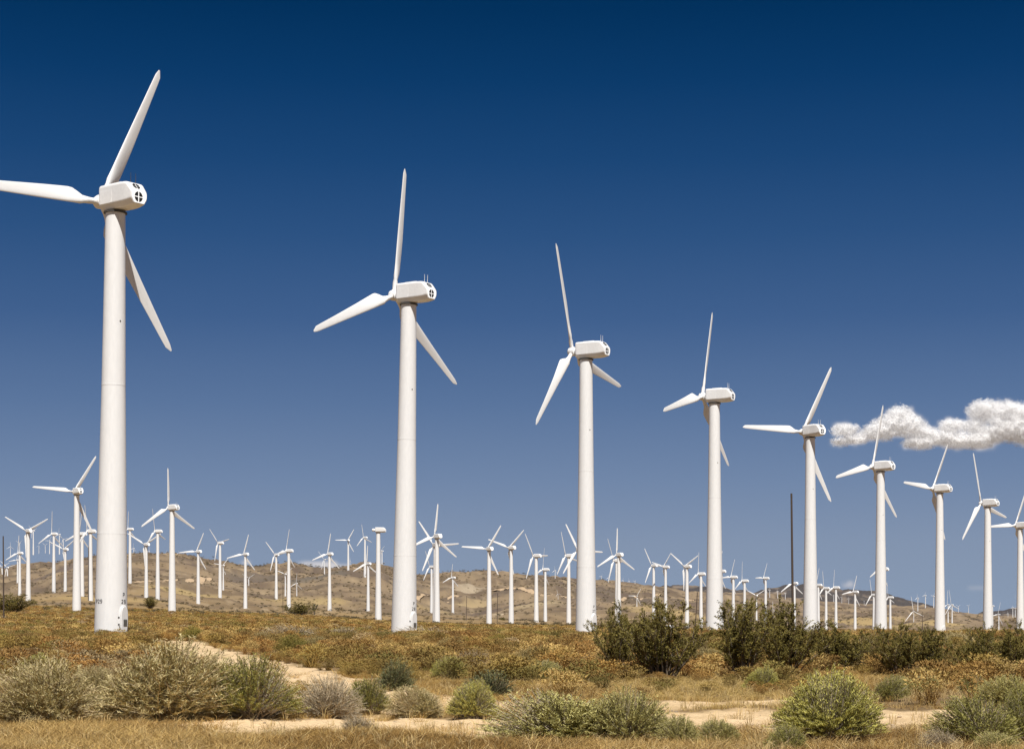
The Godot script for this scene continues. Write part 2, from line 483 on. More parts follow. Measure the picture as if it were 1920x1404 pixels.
func blade_mesh(rows: int, around: int) -> ArrayMesh:
	# root at the origin, tip up +Y; trailing edge towards +X, rotor axis along Z
	var mb := Mesher.new()
	var rings := []
	for i in rows:
		var t := float(i) / (rows - 1)
		var r := 0.3 + (11.5 - 0.3) * pow(t, 1.15)
		var chord: float = lerp_table([[0.3, 0.42], [1.0, 0.42], [1.45, 0.62], [1.95, 1.18], [2.4, 1.22], [5.0, 0.97], [8.0, 0.72], [11.0, 0.50], [11.35, 0.36], [11.5, 0.12]], r)
		var thick: float = lerp_table([[0.3, 1.0], [1.0, 1.0], [1.95, 0.38], [3.0, 0.24], [6.0, 0.18], [11.5, 0.14]], r) * chord
		var tw: float = deg_to_rad(lerp_table([[0.3, 24.0], [2.0, 22.0], [5.0, 11.0], [11.5, 3.0]], r))
		var le: float = lerp_table([[0.3, 0.5], [1.0, 0.5], [2.2, 0.27], [11.5, 0.3]], r)
		var ring := []
		for k in around:
			var a := TAU * k / around
			var x := 0.5 - 0.5 * cos(a)
			var yy := 0.5 * sin(a)
			if r > 1.2:
				yy = (0.5 if a < PI else -0.35) * absf(sin(a)) * (1.15 - 0.75 * x)
			var px := (x - le) * chord
			var pz := yy * thick
			ring.append(Vector3(px * cos(tw) + pz * sin(tw), r, -px * sin(tw) + pz * cos(tw)))
		rings.append(ring)
	mb.loft(rings, true)
	return mb.mesh()

func make_turbine_meshes() -> void:
	for q in [["near", 56], ["far", 20]]:
		var mb := Mesher.new()
		var ring := 0.006 if q[0] == "near" else 0.0
		mb.lathe([Vector2(1.13, -5.0), Vector2(1.13, 0.0), Vector2(1.0, 6.9), Vector2(1.0 + ring, 6.9), Vector2(1.0 + ring, 6.96), Vector2(0.999, 6.96), Vector2(0.815, 17.1), Vector2(0.815 + ring * 1.5, 17.1), Vector2(0.815 + ring * 1.5, 17.18), Vector2(0.815, 17.18), Vector2(0.672, 28.95), Vector2(0.0, 28.95)], q[1])
		T["tower_" + q[0]] = mb.mesh()
	var mb := Mesher.new()
	var rings := []
	for q in [[-1.0, 0.56, 0.66, 0.62], [-0.985, 0.62, 0.72, 0.69], [-0.95, 0.68, 0.785, 0.755], [-0.90, 0.725, 0.83, 0.80], [-0.83, 0.755, 0.852, 0.83], [-0.74, 0.768, 0.86, 0.845], [-0.60, 0.772, 0.86, 0.85], [0.5, 0.78, 0.85, 0.86], [1.5, 0.78, 0.83, 0.86], [1.75, 0.777, 0.815, 0.85], [1.9, 0.767, 0.80, 0.835], [2.02, 0.755, 0.765, 0.82], [2.11, 0.742, 0.70, 0.805], [2.45, 0.70, 0.30, 0.755], [2.51, 0.685, 0.235, 0.74], [2.545, 0.66, 0.195, 0.71], [2.565, 0.63, 0.16, 0.675]]:
		rings.append(nacelle_ring(q[0], q[1], q[2], q[3]))
	mb.loft(rings, true)
	T.nacelle = mb.mesh()
	mb = Mesher.new()
	mb.box(Vector3(0, 0.868, 0.55), Vector3(1.0, 0.07, 1.25))
	T.roof_panel = mb.mesh()
	mb = Mesher.new()
	mb.box(Vector3(0, 0.0, 0), Vector3(0.5, 0.03, 0.26))
	T.roof_louver = mb.mesh()
	mb = Mesher.new()
	mb.box(Vector3(0.779, -0.05, -0.1), Vector3(0.02, 0.86, 1.25))
	T.side_panel = mb.mesh()
	mb = Mesher.new()   # four dark quarter openings of a round vent, facing +Z
	for q in 4:
		for k in 6:
			var a0 := PI / 2.0 * (q + 0.07 + 0.86 * k / 6.0)
			var a1 := PI / 2.0 * (q + 0.07 + 0.86 * (k + 1) / 6.0)
			var mid := PI / 2.0 * (q + 0.5)
			var o := Vector3(cos(mid), sin(mid), 0) * 0.055
			mb.tri_n(o, Vector3(cos(a0), sin(a0), 0) * 0.34, Vector3(cos(a1), sin(a1), 0) * 0.34, Vector3.BACK, Vector3.BACK, Vector3.BACK)
	T.vent = mb.mesh()
	mb = Mesher.new()
	mb.bar(Vector3.ZERO, Vector3(0, 0.75, 0), 0.022, 0.014, 6)
	T.antenna = mb.mesh()
	mb = Mesher.new()
	mb.lathe([Vector2(0.0, 0.0), Vector2(0.80, 0.0), Vector2(0.80, 0.10), Vector2(0.62, 0.14), Vector2(0.0, 0.14)], 28)
	T.yaw_ring = mb.mesh()
	mb = Mesher.new()
	var fwd := Transform3D(Basis(Vector3.RIGHT, Vector3(0, 0, -1), Vector3(0, 1, 0)), Vector3.ZERO)
	mb.lathe([Vector2(0.30, 0.9), Vector2(0.30, 1.28), Vector2(0.46, 1.34), Vector2(0.50, 1.7), Vector2(0.44, 1.98), Vector2(0.28, 2.14), Vector2(0.0, 2.2)], 22, fwd)
	T.hub = mb.mesh()
	T.blade_near = blade_mesh(30, 18)
	T.blade_far = blade_mesh(15, 8)
	# oval service door, facing +Z, foot at the origin
	var oval := func(grow: float, z: float) -> Array:
		var r := []
		for k in 28:
			var a := TAU * k / 28.0
			var ca := cos(a)
			var sa := sin(a)
			r.append(Vector3(signf(ca) * pow(absf(ca), 0.75) * (0.36 + grow), 1.0 + signf(sa) * pow(absf(sa), 0.62) * (0.92 + grow), z))
		return r
	mb = Mesher.new()
	mb.loft([oval.call(0.05, -0.25), oval.call(0.05, 0.035), oval.call(0.02, 0.05)])
	T.door_frame = mb.mesh()
	mb = Mesher.new()
	mb.loft([oval.call(-0.02, 0.03), oval.call(-0.02, 0.075), oval.call(-0.05, 0.09)])
	T.door = mb.mesh()
	mb = Mesher.new()
	mb.box(Vector3(0, 0, 0), Vector3(0.38, 0.46, 0.012))
	T.door_vent = mb.mesh()
	mb = Mesher.new()
	mb.box(Vector3.ZERO, Vector3(0.36, 0.02, 0.03), Color.WHITE, Basis(Vector3.RIGHT, 0.6))
	T.slat = mb.mesh()
	mb = Mesher.new()
	mb.box(Vector3.ZERO, Vector3(0.1, 0.1, 0.06))
	T.lock = mb.mesh()
	mb = Mesher.new()
	mb.lathe([Vector2(0.0, 0.0), Vector2(0.05, 0.0), Vector2(0.05, 0.03), Vector2(0.0, 0.03)], 10, Transform3D(Basis(Vector3.RIGHT, PI / 2.0), Vector3.ZERO))
	T.port = mb.mesh()

func on_tower(angle: float, y: float, proud := 0.0) -> Transform3D:
	# a place on the tower's skin; +Z of it looks outwards; angle from +Z of the tower towards +X
	var r: float = lerp_table([[0.0, 1.13], [6.9, 1.0], [17.1, 0.815], [28.95, 0.672]], y) + proud
	return Transform3D(Basis(Vector3.UP, angle), Vector3(sin(angle) * r, y, cos(angle) * r))

func letter(text: String, size: float) -> TextMesh:
	var t := TextMesh.new()
	var f := SystemFont.new()
	f.font_names = PackedStringArray(["Droid Sans Mono"])
	t.font = f
	t.text = text
	t.font_size = 64
	t.pixel_size = size / 46.0
	t.depth = 0.01
	return t

func make_turbine(row: Array) -> void:
	var h: float = row[1] - row[2]
	var d: float = F * 30.0 / h
	if row.size() > 7:
		d = row[7]
	var reach: float = row[6] if row.size() > 6 else 1.0
	var s := h * d / F / 30.0
	var foot := pt(row[0], row[1], d)
	var v := atan2(foot.x, -foot.z)
	var az := v - acos(row[4])
	var o := thing("wind_turbine", row[5], "wind turbine", foot, "white wind turbines of the wind farm")
	o.scale = Vector3.ONE * s
	if h > 630.0:
		o.rotation.z = -0.011 if h > 700.0 else -0.015   # the two nearest towers lean a little
	var near := h > 200.0
	var turn := Transform3D(Basis(Vector3.UP, -az), Vector3(0, 30.0, 0))
	part("tower", T.tower_near if near else T.tower_far, M.white, o)
	var nac := part("nacelle", T.nacelle, M.white_shell, o, turn)
	part("hub", T.hub, M.white_shell, o, turn)
	if reach > 0.0:
		for k in 3:
			var b := Basis(Vector3.BACK, -deg_to_rad(row[3] + 120.0 * k))
			var xf := turn * Transform3D(b * Basis.from_scale(Vector3(1, reach, 1) if reach < 1.5 else Vector3(reach * 0.7, reach, reach * 0.7)), Vector3(0, 0, -1.68))
			part("blade", T.blade_near if h > 90.0 else T.blade_far, M.white, o, xf)
	if h > 60.0:
		part("yaw_ring", T.yaw_ring, M.dark, o, Transform3D(Basis(), Vector3(0, 28.95, 0)))
	if near or h > 190.0:
		part("roof_panel", T.roof_panel, M.white_shell, nac)
		part("roof_louver", T.roof_louver, M.black, nac, Transform3D(Basis(Vector3.RIGHT, 0.22), Vector3(0.1, 0.80, 1.62)))
		for sx in [0.0, -1.558]:
			part("side_panel", T.side_panel, M.white_shell, nac, Transform3D(Basis(), Vector3(sx, 0, 0)))
		part("vent", T.vent, M.black, nac, Transform3D(Basis.from_scale(Vector3(1.02, 1.02, 1)), Vector3(-0.06, -0.25, 2.574)))
		part("vent", T.vent, M.black, nac, Transform3D(Basis(Vector3.RIGHT, -0.704) * Basis.from_scale(Vector3(0.9, 0.74, 1)), Vector3(-0.06, 0.510, 2.302)))
		for sx in [-0.22, 0.2]:
			part("antenna", T.antenna, M.dark if h > 700.0 else M.white_shell, nac, Transform3D(Basis(), Vector3(sx, 0.72, 1.9)))
	if h > 250.0:
		var to_cam := -v   # angle of the tower's +Z that faces the camera
		var mark: String = {818: "29", 640: "28", 529: "27"}.get(int(h), "")
		var door_at := on_tower(to_cam + 0.90, 0.05, -0.03)
		part("door_frame", T.door_frame, M.white_shell, o, door_at)
		var door := part("door", T.door, M.white, o, door_at)
		part("vent_panel", T.door_vent, M.dark, door, Transform3D(Basis(), Vector3(0.05, 0.78, 0.097)))
		for k in 6:
			part("slat", T.slat, M.grey, door, Transform3D(Basis(), Vector3(0.05, 0.6 + 0.07 * k, 0.105)))
		for y in [1.2, 0.72]:
			part("lock", T.lock, M.dark, o, on_tower(to_cam + 0.48, y, 0.0))
		var cab := Mesher.new()
		var prev := Vector3.ZERO
		for k in 9:
			var xf := on_tower(to_cam + lerpf(0.5, 0.85, k / 8.0), 0.62 - 0.55 * sin(k / 8.0 * 1.4), 0.03)
			if k > 0:
				cab.bar(prev, xf.origin, 0.02, 0.02, 5)
			prev = xf.origin
		part("cable", cab.mesh(), M.grey, o)
		part("port", T.port, M.dark, o, on_tower(to_cam + 0.55, 21.5))
		if mark != "":
			part("lettering", letter("P", 0.27), M.paint, o, on_tower(to_cam + 0.87, 2.75, 0.012))
			part("lettering", letter(mark[0], 0.27), M.paint, o, on_tower(to_cam + 0.75, 2.28, 0.012))
			part("lettering", letter(mark[1], 0.27), M.paint, o, on_tower(to_cam + 0.98, 2.28, 0.012))
			if mark == "29":
				for k in 3:
					part("lettering", letter("P29"[k], 0.27), M.paint, o, on_tower(to_cam - 1.06 + 0.20 * k, 2.28, 0.012))
	clear_spots.append(Vector3(foot.x, foot.z, 1.0 * s))

# ---------------------------------------------------------------- plants
# every bush mesh stands on the origin, about 1 m high and 1 m wide, and is scaled to its place
func rnd(a: float, b: float) -> float:
	return rng.randf_range(a, b)

func rvec() -> Vector3:
	var v := Vector3(rng.randfn(), rng.randfn(), rng.randfn())
	return v.normalized() if v.length() > 0.01 else Vector3.UP

func mixc(a: Color, b: Color, t: float) -> Color:
	return a.lerp(b, t)

func sliver(mb: Mesher, at: Vector3, dir: Vector3, ln: float, w: float, col: Color) -> void:
	var side := dir.cross(rvec()).normalized() * w * 0.5
	mb.tri(at - side, at + side, at + dir * ln, col)

func ribbon(mb: Mesher, pts: Array, w0: float, w1: float, col: Color) -> void:
	var m := pts.size() - 1
	var side: Vector3 = (pts[m] - pts[0]).cross(rvec()).normalized()
	for i in m:
		var a := side * lerpf(w0, w1, float(i) / m) * 0.5
		var b := side * lerpf(w0, w1, float(i + 1) / m) * 0.5
		mb.tri(pts[i] - a, pts[i] + a, pts[i + 1] + b, col)
		mb.tri(pts[i] - a, pts[i + 1] + b, pts[i + 1] - b, col)

# a dome of many fine upright stems: rabbitbrush and sage. opt: stems, leaves, leaf length, leaf width, spread, wild (how untidy), leafy_from, colours
func dome_bush(o: Dictionary) -> Array:
	var st := Mesher.new()
	var lf := Mesher.new()
	var lumps := []
	for k in 9:
		lumps.append([rvec(), rnd(-0.20, 0.16)])
	var lean := Vector3(rnd(-1, 1), rnd(-0.4, 0.5), rnd(-1, 1)) * 0.17
	var bald := [rvec(), rvec(), rvec()]
	for i in o.stems:
		var az := rnd(0, TAU)
		var el := acos(1.0 - pow(rng.randf(), 0.85) * 0.93)    # from straight up
		var dir := Vector3(sin(el) * cos(az), cos(el), sin(el) * sin(az))
		var big := 1.0
		for l in lumps:
			big += l[1] * smoothstep(0.5, 1.0, dir.dot(l[0]))
		big += dir.dot(lean)
		var thin := 1.0
		for q in bald:
			if dir.dot(q) > 0.90:
				thin = 0.3
		var tip := Vector3(dir.x * 0.5, dir.y * 0.92 + 0.06, dir.z * 0.5) * big * lerpf(rnd(0.80, 1.06), rnd(0.93, 1.01), o.get("even", 0.0))
		tip += rvec() * 0.05 * o.wild
		var root := Vector3(rnd(-1, 1), 0, rnd(-1, 1)) * 0.09 + Vector3(dir.x, 0, dir.z) * 0.06
		root.y = -0.03
		var mid: Vector3 = root.lerp(tip, 0.5) + Vector3(-dir.x * 0.03, 0.07, -dir.z * 0.03) + rvec() * 0.04 * o.wild
		var pts := []
		for k in 6:
			var t := k / 5.0
			pts.append(root.lerp(mid, t).lerp(mid.lerp(tip, t), t) + rvec() * 0.012 * o.wild * t)
		ribbon(st, pts, 0.012 * o.get("thick", 1.0), 0.004, mixc(o.wood[0], o.wood[1], rng.randf()))
		var tone := rng.randf()
		for k in int(o.leaves * thin):
			var t := lerpf(o.leafy_from, 1.0, pow(rng.randf(), 0.8))
			var q := int(t * 4.999)
			var at: Vector3 = pts[q].lerp(pts[q + 1], t * 5.0 - q) if q < 5 else pts[5]
			at += rvec() * rnd(0.0, 0.045) * o.get("rise", 0.3)
			var along: Vector3 = (pts[5] - pts[3]).normalized()
			var ld: Vector3 = (along * (1.0 - 0.6 * o.get("rise", 0.0)) + rvec() * (0.6 + 0.25 * o.wild) + Vector3.UP * (0.15 + 0.7 * o.get("rise", 0.0))).normalized()
			var col: Color = mixc(o.leaf[0], o.leaf[1], clampf(tone * 0.6 + rnd(0.0, 0.4), 0, 1))
			if t > 0.86 and rng.randf() < o.get("tips", 0.0):
				col = o.leaf[2]
			sliver(lf, at, ld, o.len * rnd(0.6, 1.3), o.width * rnd(0.7, 1.3), col)
		if rng.randf() < o.get("twigs", 0.0):
			for k in 4:
				var at: Vector3 = pts[2 + k % 3]
				sliver(st, at, (along_of(pts) + rvec() * 0.8).normalized(), rnd(0.08, 0.2), 0.008, mixc(o.wood[0], o.wood[1], rng.randf()))
	return [st.mesh(), lf.mesh()]

func along_of(pts: Array) -> Vector3:
	return (pts[5] - pts[2]).normalized()

# creosote: few forking stems leaning outwards from the ground, small leaves bunched along their outer ends
func creosote(o: Dictionary) -> Array:
	var st := Mesher.new()
	var lf := Mesher.new()
	for i in o.stems:
		var az: float = TAU * (i + rnd(-0.4, 0.4)) / o.stems
		var lean := rnd(0.10, 0.70) if i % 3 else rnd(0.0, 0.30)
		var root := Vector3(cos(az), 0, sin(az)) * rnd(0.02, 0.10)
		root.y = -0.03
		var top := Vector3(cos(az) * lean * 0.78, rnd(0.55, 1.0) * (1.0 - 0.30 * lean), sin(az) * lean * 0.78)
		var mid := root.lerp(top, 0.45) + Vector3(-cos(az), 0, -sin(az)) * 0.03 + rvec() * 0.03
		var prev := root
		var bark := mixc(o.wood[0], o.wood[1], rng.randf())
		for k in range(1, 9):
			var t := k / 8.0
			var p := root.lerp(mid, t).lerp(mid.lerp(top, t), t) + rvec() * 0.008
			st.bar(prev, p, 0.011 * (1.05 - 0.85 * (t - 0.125)), 0.011 * (1.05 - 0.85 * t), 4, bark)
			if k >= 3:
				for b in (3 if k < 8 else 4):
					var bd := (Vector3(cos(az), 0, sin(az)) * rnd(-0.2, 0.7) + rvec() * 0.75 + Vector3.UP * 0.9).normalized()
					var bl := rnd(0.07, 0.19)
					var e := p + bd * bl
					ribbon(st, [p, p.lerp(e, 0.5) + rvec() * 0.01, e], 0.006, 0.003, bark)
					var tone := rng.randf()
					for l in o.leaves:
						var at := p.lerp(e, pow(rng.randf(), 0.6) * 1.02) + rvec() * rnd(0.0, 0.028)
						sliver(lf, at, (bd + rvec() * 0.9).normalized(), rnd(0.014, 0.028), rnd(0.008, 0.014), mixc(o.leaf[0], o.leaf[1], clampf(tone * 0.7 + rnd(0, 0.35), 0, 1)))
			prev = p
	return [st.mesh(), lf.mesh()]

# one low tuft for the scrub and grass that nobody could count; tinted per copy
func tuft(blades: int, spread: float, w: float, upright: float, bend: float) -> ArrayMesh:
	var mb := Mesher.new()
	for i in blades:
		var az := rnd(0, TAU)
		var out := pow(rng.randf(), 0.7)
		var root := Vector3(cos(az), 0, sin(az)) * out * spread * 0.45
		root.y = -0.05
		var dir := (Vector3(cos(az), 0, sin(az)) * out * (1.0 - upright) + Vector3.UP * (0.35 + upright) + rvec() * 0.28).normalized()
		var ln := rnd(0.55, 1.05)
		var mid: Vector3 = root + dir * ln * 0.55
		var tip := root + (dir + Vector3(cos(az), -0.2, sin(az)) * bend + rvec() * bend * 0.6).normalized() * ln
		var g := rnd(0.72, 1.2)
		var col := Color(g, g * rnd(0.94, 1.05), g * rnd(0.85, 1.1))
		var side := dir.cross(rvec()).normalized() * w * 0.5
		mb.tri(root - side, root + side, mid + side * 0.7, col)
		mb.tri(root - side, mid + side * 0.7, mid - side * 0.7, col)
		mb.tri(mid - side * 0.7, mid + side * 0.7, tip, col)
	return mb.mesh()

# a low rounded scrub bush of leaf flakes on a few twigs; tinted per copy
func scrub(flakes: int, size: float) -> ArrayMesh:
	var mb := Mesher.new()
	var lumps := []
	for k in 5:
		lumps.append([Vector3(rnd(-0.28, 0.28), rnd(0.35, 0.62), rnd(-0.28, 0.28)), rnd(0.2, 0.34)])
	for i in flakes:
		var l: Array = lumps[i % 5]
		var dir := rvec()
		if dir.y < -0.5:
			dir.y = -dir.y
		var p: Vector3 = l[0] + dir * l[1] * rnd(0.7, 1.08)
		p.y = maxf(p.y, 0.02)
		var g := rnd(0.85, 1.15)
		sliver(mb, p, (dir * 0.7 + Vector3.UP * 0.5 + rvec() * 0.7).normalized(), size * rnd(0.7, 1.5), size * rnd(0.35, 0.6), Color(g, g * rnd(0.94, 1.04), g * rnd(0.85, 1.1)))
		if i % 6 == 0:
			sliver(mb, Vector3(rnd(-0.1, 0.1), -0.05, rnd(-0.1, 0.1)), p.normalized(), p.length(), 0.02, Color(0.8, 0.75, 0.7))
	return mb.mesh()

var B := {}

func make_bush_meshes() -> void:
	var grey_wood := [Color(0.30, 0.24, 0.17), Color(0.42, 0.35, 0.26)]
	var dark_wood := [Color(0.10, 0.075, 0.05), Color(0.20, 0.15, 0.10)]
	var kinds := {
		"rabbitbrush": [4, {"stems": 820, "leaves": 48, "even": 0.5, "rise": 0.5, "len": 0.036, "width": 0.0075, "wild": 0.7, "leafy_from": 0.5, "tips": 0.6, "wood": grey_wood, "leaf": [Color(0.22, 0.20, 0.045), Color(0.38, 0.345, 0.085), Color(0.53, 0.48, 0.12)]}],
		"pale": [4, {"stems": 760, "leaves": 46, "even": 0.5, "rise": 0.5, "len": 0.036, "width": 0.0080, "wild": 0.9, "leafy_from": 0.45, "tips": 0.4, "wood": grey_wood, "leaf": [Color(0.26, 0.23, 0.065), Color(0.44, 0.39, 0.13), Color(0.56, 0.50, 0.19)]}],
		"sage": [4, {"stems": 760, "leaves": 40, "even": 0.7, "rise": 0.3, "len": 0.046, "width": 0.0060, "wild": 1.5, "leafy_from": 0.35, "tips": 0.5, "twigs": 0.5, "thick": 0.8, "wood": [Color(0.36, 0.275, 0.155), Color(0.56, 0.44, 0.26)], "leaf": [Color(0.27, 0.22, 0.08), Color(0.48, 0.395, 0.175), Color(0.62, 0.52, 0.27)]}],
		"green": [4, {"stems": 700, "leaves": 46, "even": 0.6, "rise": 0.4, "len": 0.038, "width": 0.0075, "wild": 1.0, "leafy_from": 0.45, "tips": 0.35, "wood": grey_wood, "leaf": [Color(0.165, 0.16, 0.03), Color(0.31, 0.285, 0.065), Color(0.43, 0.38, 0.11)]}],
		"teal": [2, {"stems": 420, "leaves": 36, "len": 0.045, "width": 0.0120, "wild": 1.0, "leafy_from": 0.3, "tips": 0.3, "wood": dark_wood, "leaf": [Color(0.085, 0.095, 0.035), Color(0.175, 0.185, 0.08), Color(0.27, 0.27, 0.14)]}],
		"twig": [2, {"stems": 600, "leaves": 12, "len": 0.045, "width": 0.0060, "wild": 1.3, "leafy_from": 0.5, "tips": 0.3, "twigs": 1.0, "thick": 0.8, "wood": [Color(0.26, 0.20, 0.13), Color(0.50, 0.40, 0.27)], "leaf": [Color(0.29, 0.24, 0.15), Color(0.44, 0.37, 0.24), Color(0.52, 0.45, 0.30)]}],
		"rust": [2, {"stems": 420, "leaves": 36, "len": 0.060, "width": 0.0090, "wild": 1.3, "leafy_from": 0.3, "tips": 0.3, "wood": dark_wood, "leaf": [Color(0.15, 0.11, 0.035), Color(0.29, 0.21, 0.075), Color(0.40, 0.29, 0.12)]}]}
	for kind in kinds:
		B[kind] = []
		for k in kinds[kind][0]:
			B[kind].append(dome_bush(kinds[kind][1]))
	B.creosote = []
	for k in 4:
		B.creosote.append(creosote({"stems": 30, "leaves": 44, "wood": [Color(0.09, 0.07, 0.05), Color(0.22, 0.17, 0.12)], "leaf": [Color(0.10, 0.082, 0.014), Color(0.255, 0.205, 0.045)]}))

# photo x of the middle, row of the foot, width and height in photo pixels, kind, name, label
const BUSHES := [
	[88, 1357, 220, 114, "sage", "sagebrush", "grey beige twiggy sagebrush in the left foreground corner"],
	[305, 1352, 275, 152, "sage", "sagebrush", "largest beige sagebrush, in front of the nearest tower and the sandy track"],
	[475, 1349, 170, 108, "green", "green_bush", "olive green bush with woody stems right of the largest sagebrush"],
	[392, 1290, 74, 48, "green", "green_bush", "bright green bush tip between the largest sagebrush and the sandy track"],
	[65, 1275, 66, 50, "rabbitbrush", "rabbitbrush", "yellow green bush behind the left corner sagebrush"],
	[178, 1300, 90, 52, "sage", "sagebrush", "sagebrush crown filling the gap between the two big left sagebrushes"],
	[617, 1345, 122, 80, "twig", "dry_bush", "bare grey twig bush right of the olive green bush"],
	[694, 1338, 86, 70, "green", "green_bush", "grey green bush touching the right side of the bare twig bush"],
	[787, 1345, 100, 68, "sage", "sagebrush", "small beige sagebrush on sand between twig bush and round yellow green bush"],
	[740, 1297, 74, 55, "teal", "saltbush", "dark teal bush behind the small beige sagebrush"],
	[846, 1275, 68, 46, "rabbitbrush", "rabbitbrush", "round yellow green bush highest up on the brown flat, left one of two"],
	[918, 1307, 98, 54, "teal", "saltbush", "wider dark teal bush just above the round yellow green bush"],
	[888, 1351, 92, 66, "rabbitbrush", "rabbitbrush", "round yellow green bush at the sand edge, left of the widest mound"],
	[1010, 1279, 74, 42, "pale", "pale_bush", "pale green dome bush on the brown flat left of the creosote"],
	[1066, 1394, 262, 116, "pale", "pale_bush", "widest low grey green mound in the middle foreground, beside bright sand"],
	[1178, 1398, 150, 106, "pale", "pale_bush", "grey green bush merging into the right end of the widest mound"],
	[1278, 1402, 80, 62, "pale", "pale_bush", "thin pale bush at the right foot of the widest grey green mound"],
	[1352, 1400, 70, 48, "pale", "pale_bush", "small pale bush on bright sand, left of the biggest yellow green bush"],
	[1478, 1412, 84, 52, "green", "green_bush", "low green bush at the bottom edge before the biggest yellow green bush"],
	[1553, 1393, 205, 134, "rabbitbrush", "rabbitbrush", "biggest yellow green rabbitbrush, standing alone in the right foreground"],
	[1429, 1298, 68, 50, "rabbitbrush", "rabbitbrush", "small round green bush behind and left of the biggest yellow green bush"],
	[1664, 1313, 62, 46, "green", "green_bush", "dark olive bush right behind the biggest yellow green bush"],
	[1702, 1304, 60, 42, "pale", "pale_bush", "pale grey bush, middle one of three small bushes right of the biggest"],
	[1738, 1301, 48, 36, "pale", "pale_bush", "pale green bush, right one of three small bushes right of the biggest"],
	[1828, 1304, 62, 34, "green", "green_bush", "small olive bush before the right creosotes"],
	[1888, 1328, 105, 62, "pale", "pale_bush", "pale grey green bush at the right edge behind the olive mound"],
	[1846, 1400, 165, 94, "green", "green_bush", "large olive green mound in the right foreground corner"],
	[1922, 1392, 120, 100, "green", "green_bush", "olive bush cut off by the right edge beside the large olive mound"],
	[1872, 1414, 74, 46, "pale", "pale_bush", "small pale bush at the bottom edge before the large olive mound"],
	[1772, 1408, 70, 40, "twig", "dry_bush", "low grey twig bush at the bottom edge, right of the biggest yellow green bush"],
	[672, 1374, 74, 38, "twig", "dry_bush", "low dry bush at the front edge of the sand, under the grey green bush"],
	[1163, 1264, 92, 112, "creosote", "creosote_bush", "leftmost dark creosote bush with bare stems at its left"],
	[1240, 1277, 150, 134, "creosote", "creosote_bush", "tall dark creosote bush right of the leftmost one"],
	[1390, 1277, 130, 128, "creosote", "creosote_bush", "dark creosote bush under the fourth nearest turbine's tower"],
	[1472, 1272, 130, 122, "creosote", "creosote_bush", "dark creosote bush at the foot of the tall wooden pole"],
	[1300, 1250, 70, 66, "rust", "brown_bush", "brown bush in the gap between the two creosote groups"],
	[1565, 1262, 140, 80, "creosote", "creosote_bush", "lower brownish creosote bush right of the tall wooden pole"],
	[1630, 1258, 70, 66, "rust", "brown_bush", "brown bush below the cloud-crossing turbine's tower"],
	[1690, 1272, 100, 88, "creosote", "creosote_bush", "dark creosote bush below and right of the cloud-crossing turbine"],
	[1745, 1272, 80, 80, "creosote", "creosote_bush", "dark creosote bush touching the right side of a similar one"],
	[1838, 1272, 92, 84, "creosote", "creosote_bush", "dark creosote bush before the eighth turbine's tower"],
	[1900, 1274, 100, 92, "creosote", "creosote_bush", "dark creosote bush at the right edge of the view"],
	[1792, 1222, 90, 36, "sage", "sagebrush", "low beige bush at the foot of the seventh tower"],
	[558, 1204, 110, 30, "twig", "dry_bush", "wide low grey brush patch left of the second nearest tower"],
	[640, 1202, 70, 26, "twig", "dry_bush", "small grey brush close to the left of the second nearest tower"],
	[806, 1203, 110, 26, "twig", "dry_bush", "low grey brush right of the second nearest tower's foot"],
	[752, 1196, 46, 22, "rust", "brown_bush", "small brush hiding the second nearest tower's foot"],
	[18, 1151, 76, 34, "creosote", "creosote_bush", "dark green bush at the foot of the left edge pole"],
	[281, 1144, 30, 20, "creosote", "creosote_bush", "dark round bush right of the wide V turbine's foot"],
	[943, 1157, 12, 9, "creosote", "creosote_bush", "small dark bush in the pale tan cutting left of a V rotor turbine"],
	[562, 1154, 52, 22, "creosote", "creosote_bush", "dark green bush left beside the joshua tree"]]

func place_bushes() -> void:
	rng.seed = 4242
	var groups := {"sagebrush": "sagebrush of the foreground", "creosote_bush": "dark creosote bushes", "rabbitbrush": "yellow green rabbitbrush", "pale_bush": "pale grey green bushes", "green_bush": "green bushes of the foreground", "dry_bush": "dry grey brush", "saltbush": "dark teal bushes", "brown_bush": "brown bushes"}
	var count := {}
	for b in BUSHES:
		var d := depth_at(b[0], b[1], 16.0, 900.0)
		var at := on_ground(b[0], d)
		var kind: String = b[4]
		var k: int = count.get(kind, 0)
		count[kind] = k + 1
		var shapes: Array = B[kind][k % B[kind].size()]
		var o := thing(b[5], b[6], "bush", at, groups[b[5]])
		var wide: float = {"creosote": 1.28, "sage": 1.06}.get(kind, 1.14)
		var w: float = b[2] / F * d * wide
		var h: float = b[3] / F * d * (1.13 if kind == "creosote" else 1.06)
		o.scale = Vector3(w, h, w)
		o.rotation.y = rnd(0, TAU)
		part("stems", shapes[0], M.bark, o)
		part("foliage", shapes[1], M.leaf, o)
		clear_spots.append(Vector3(at.x, at.z, w * 0.27))

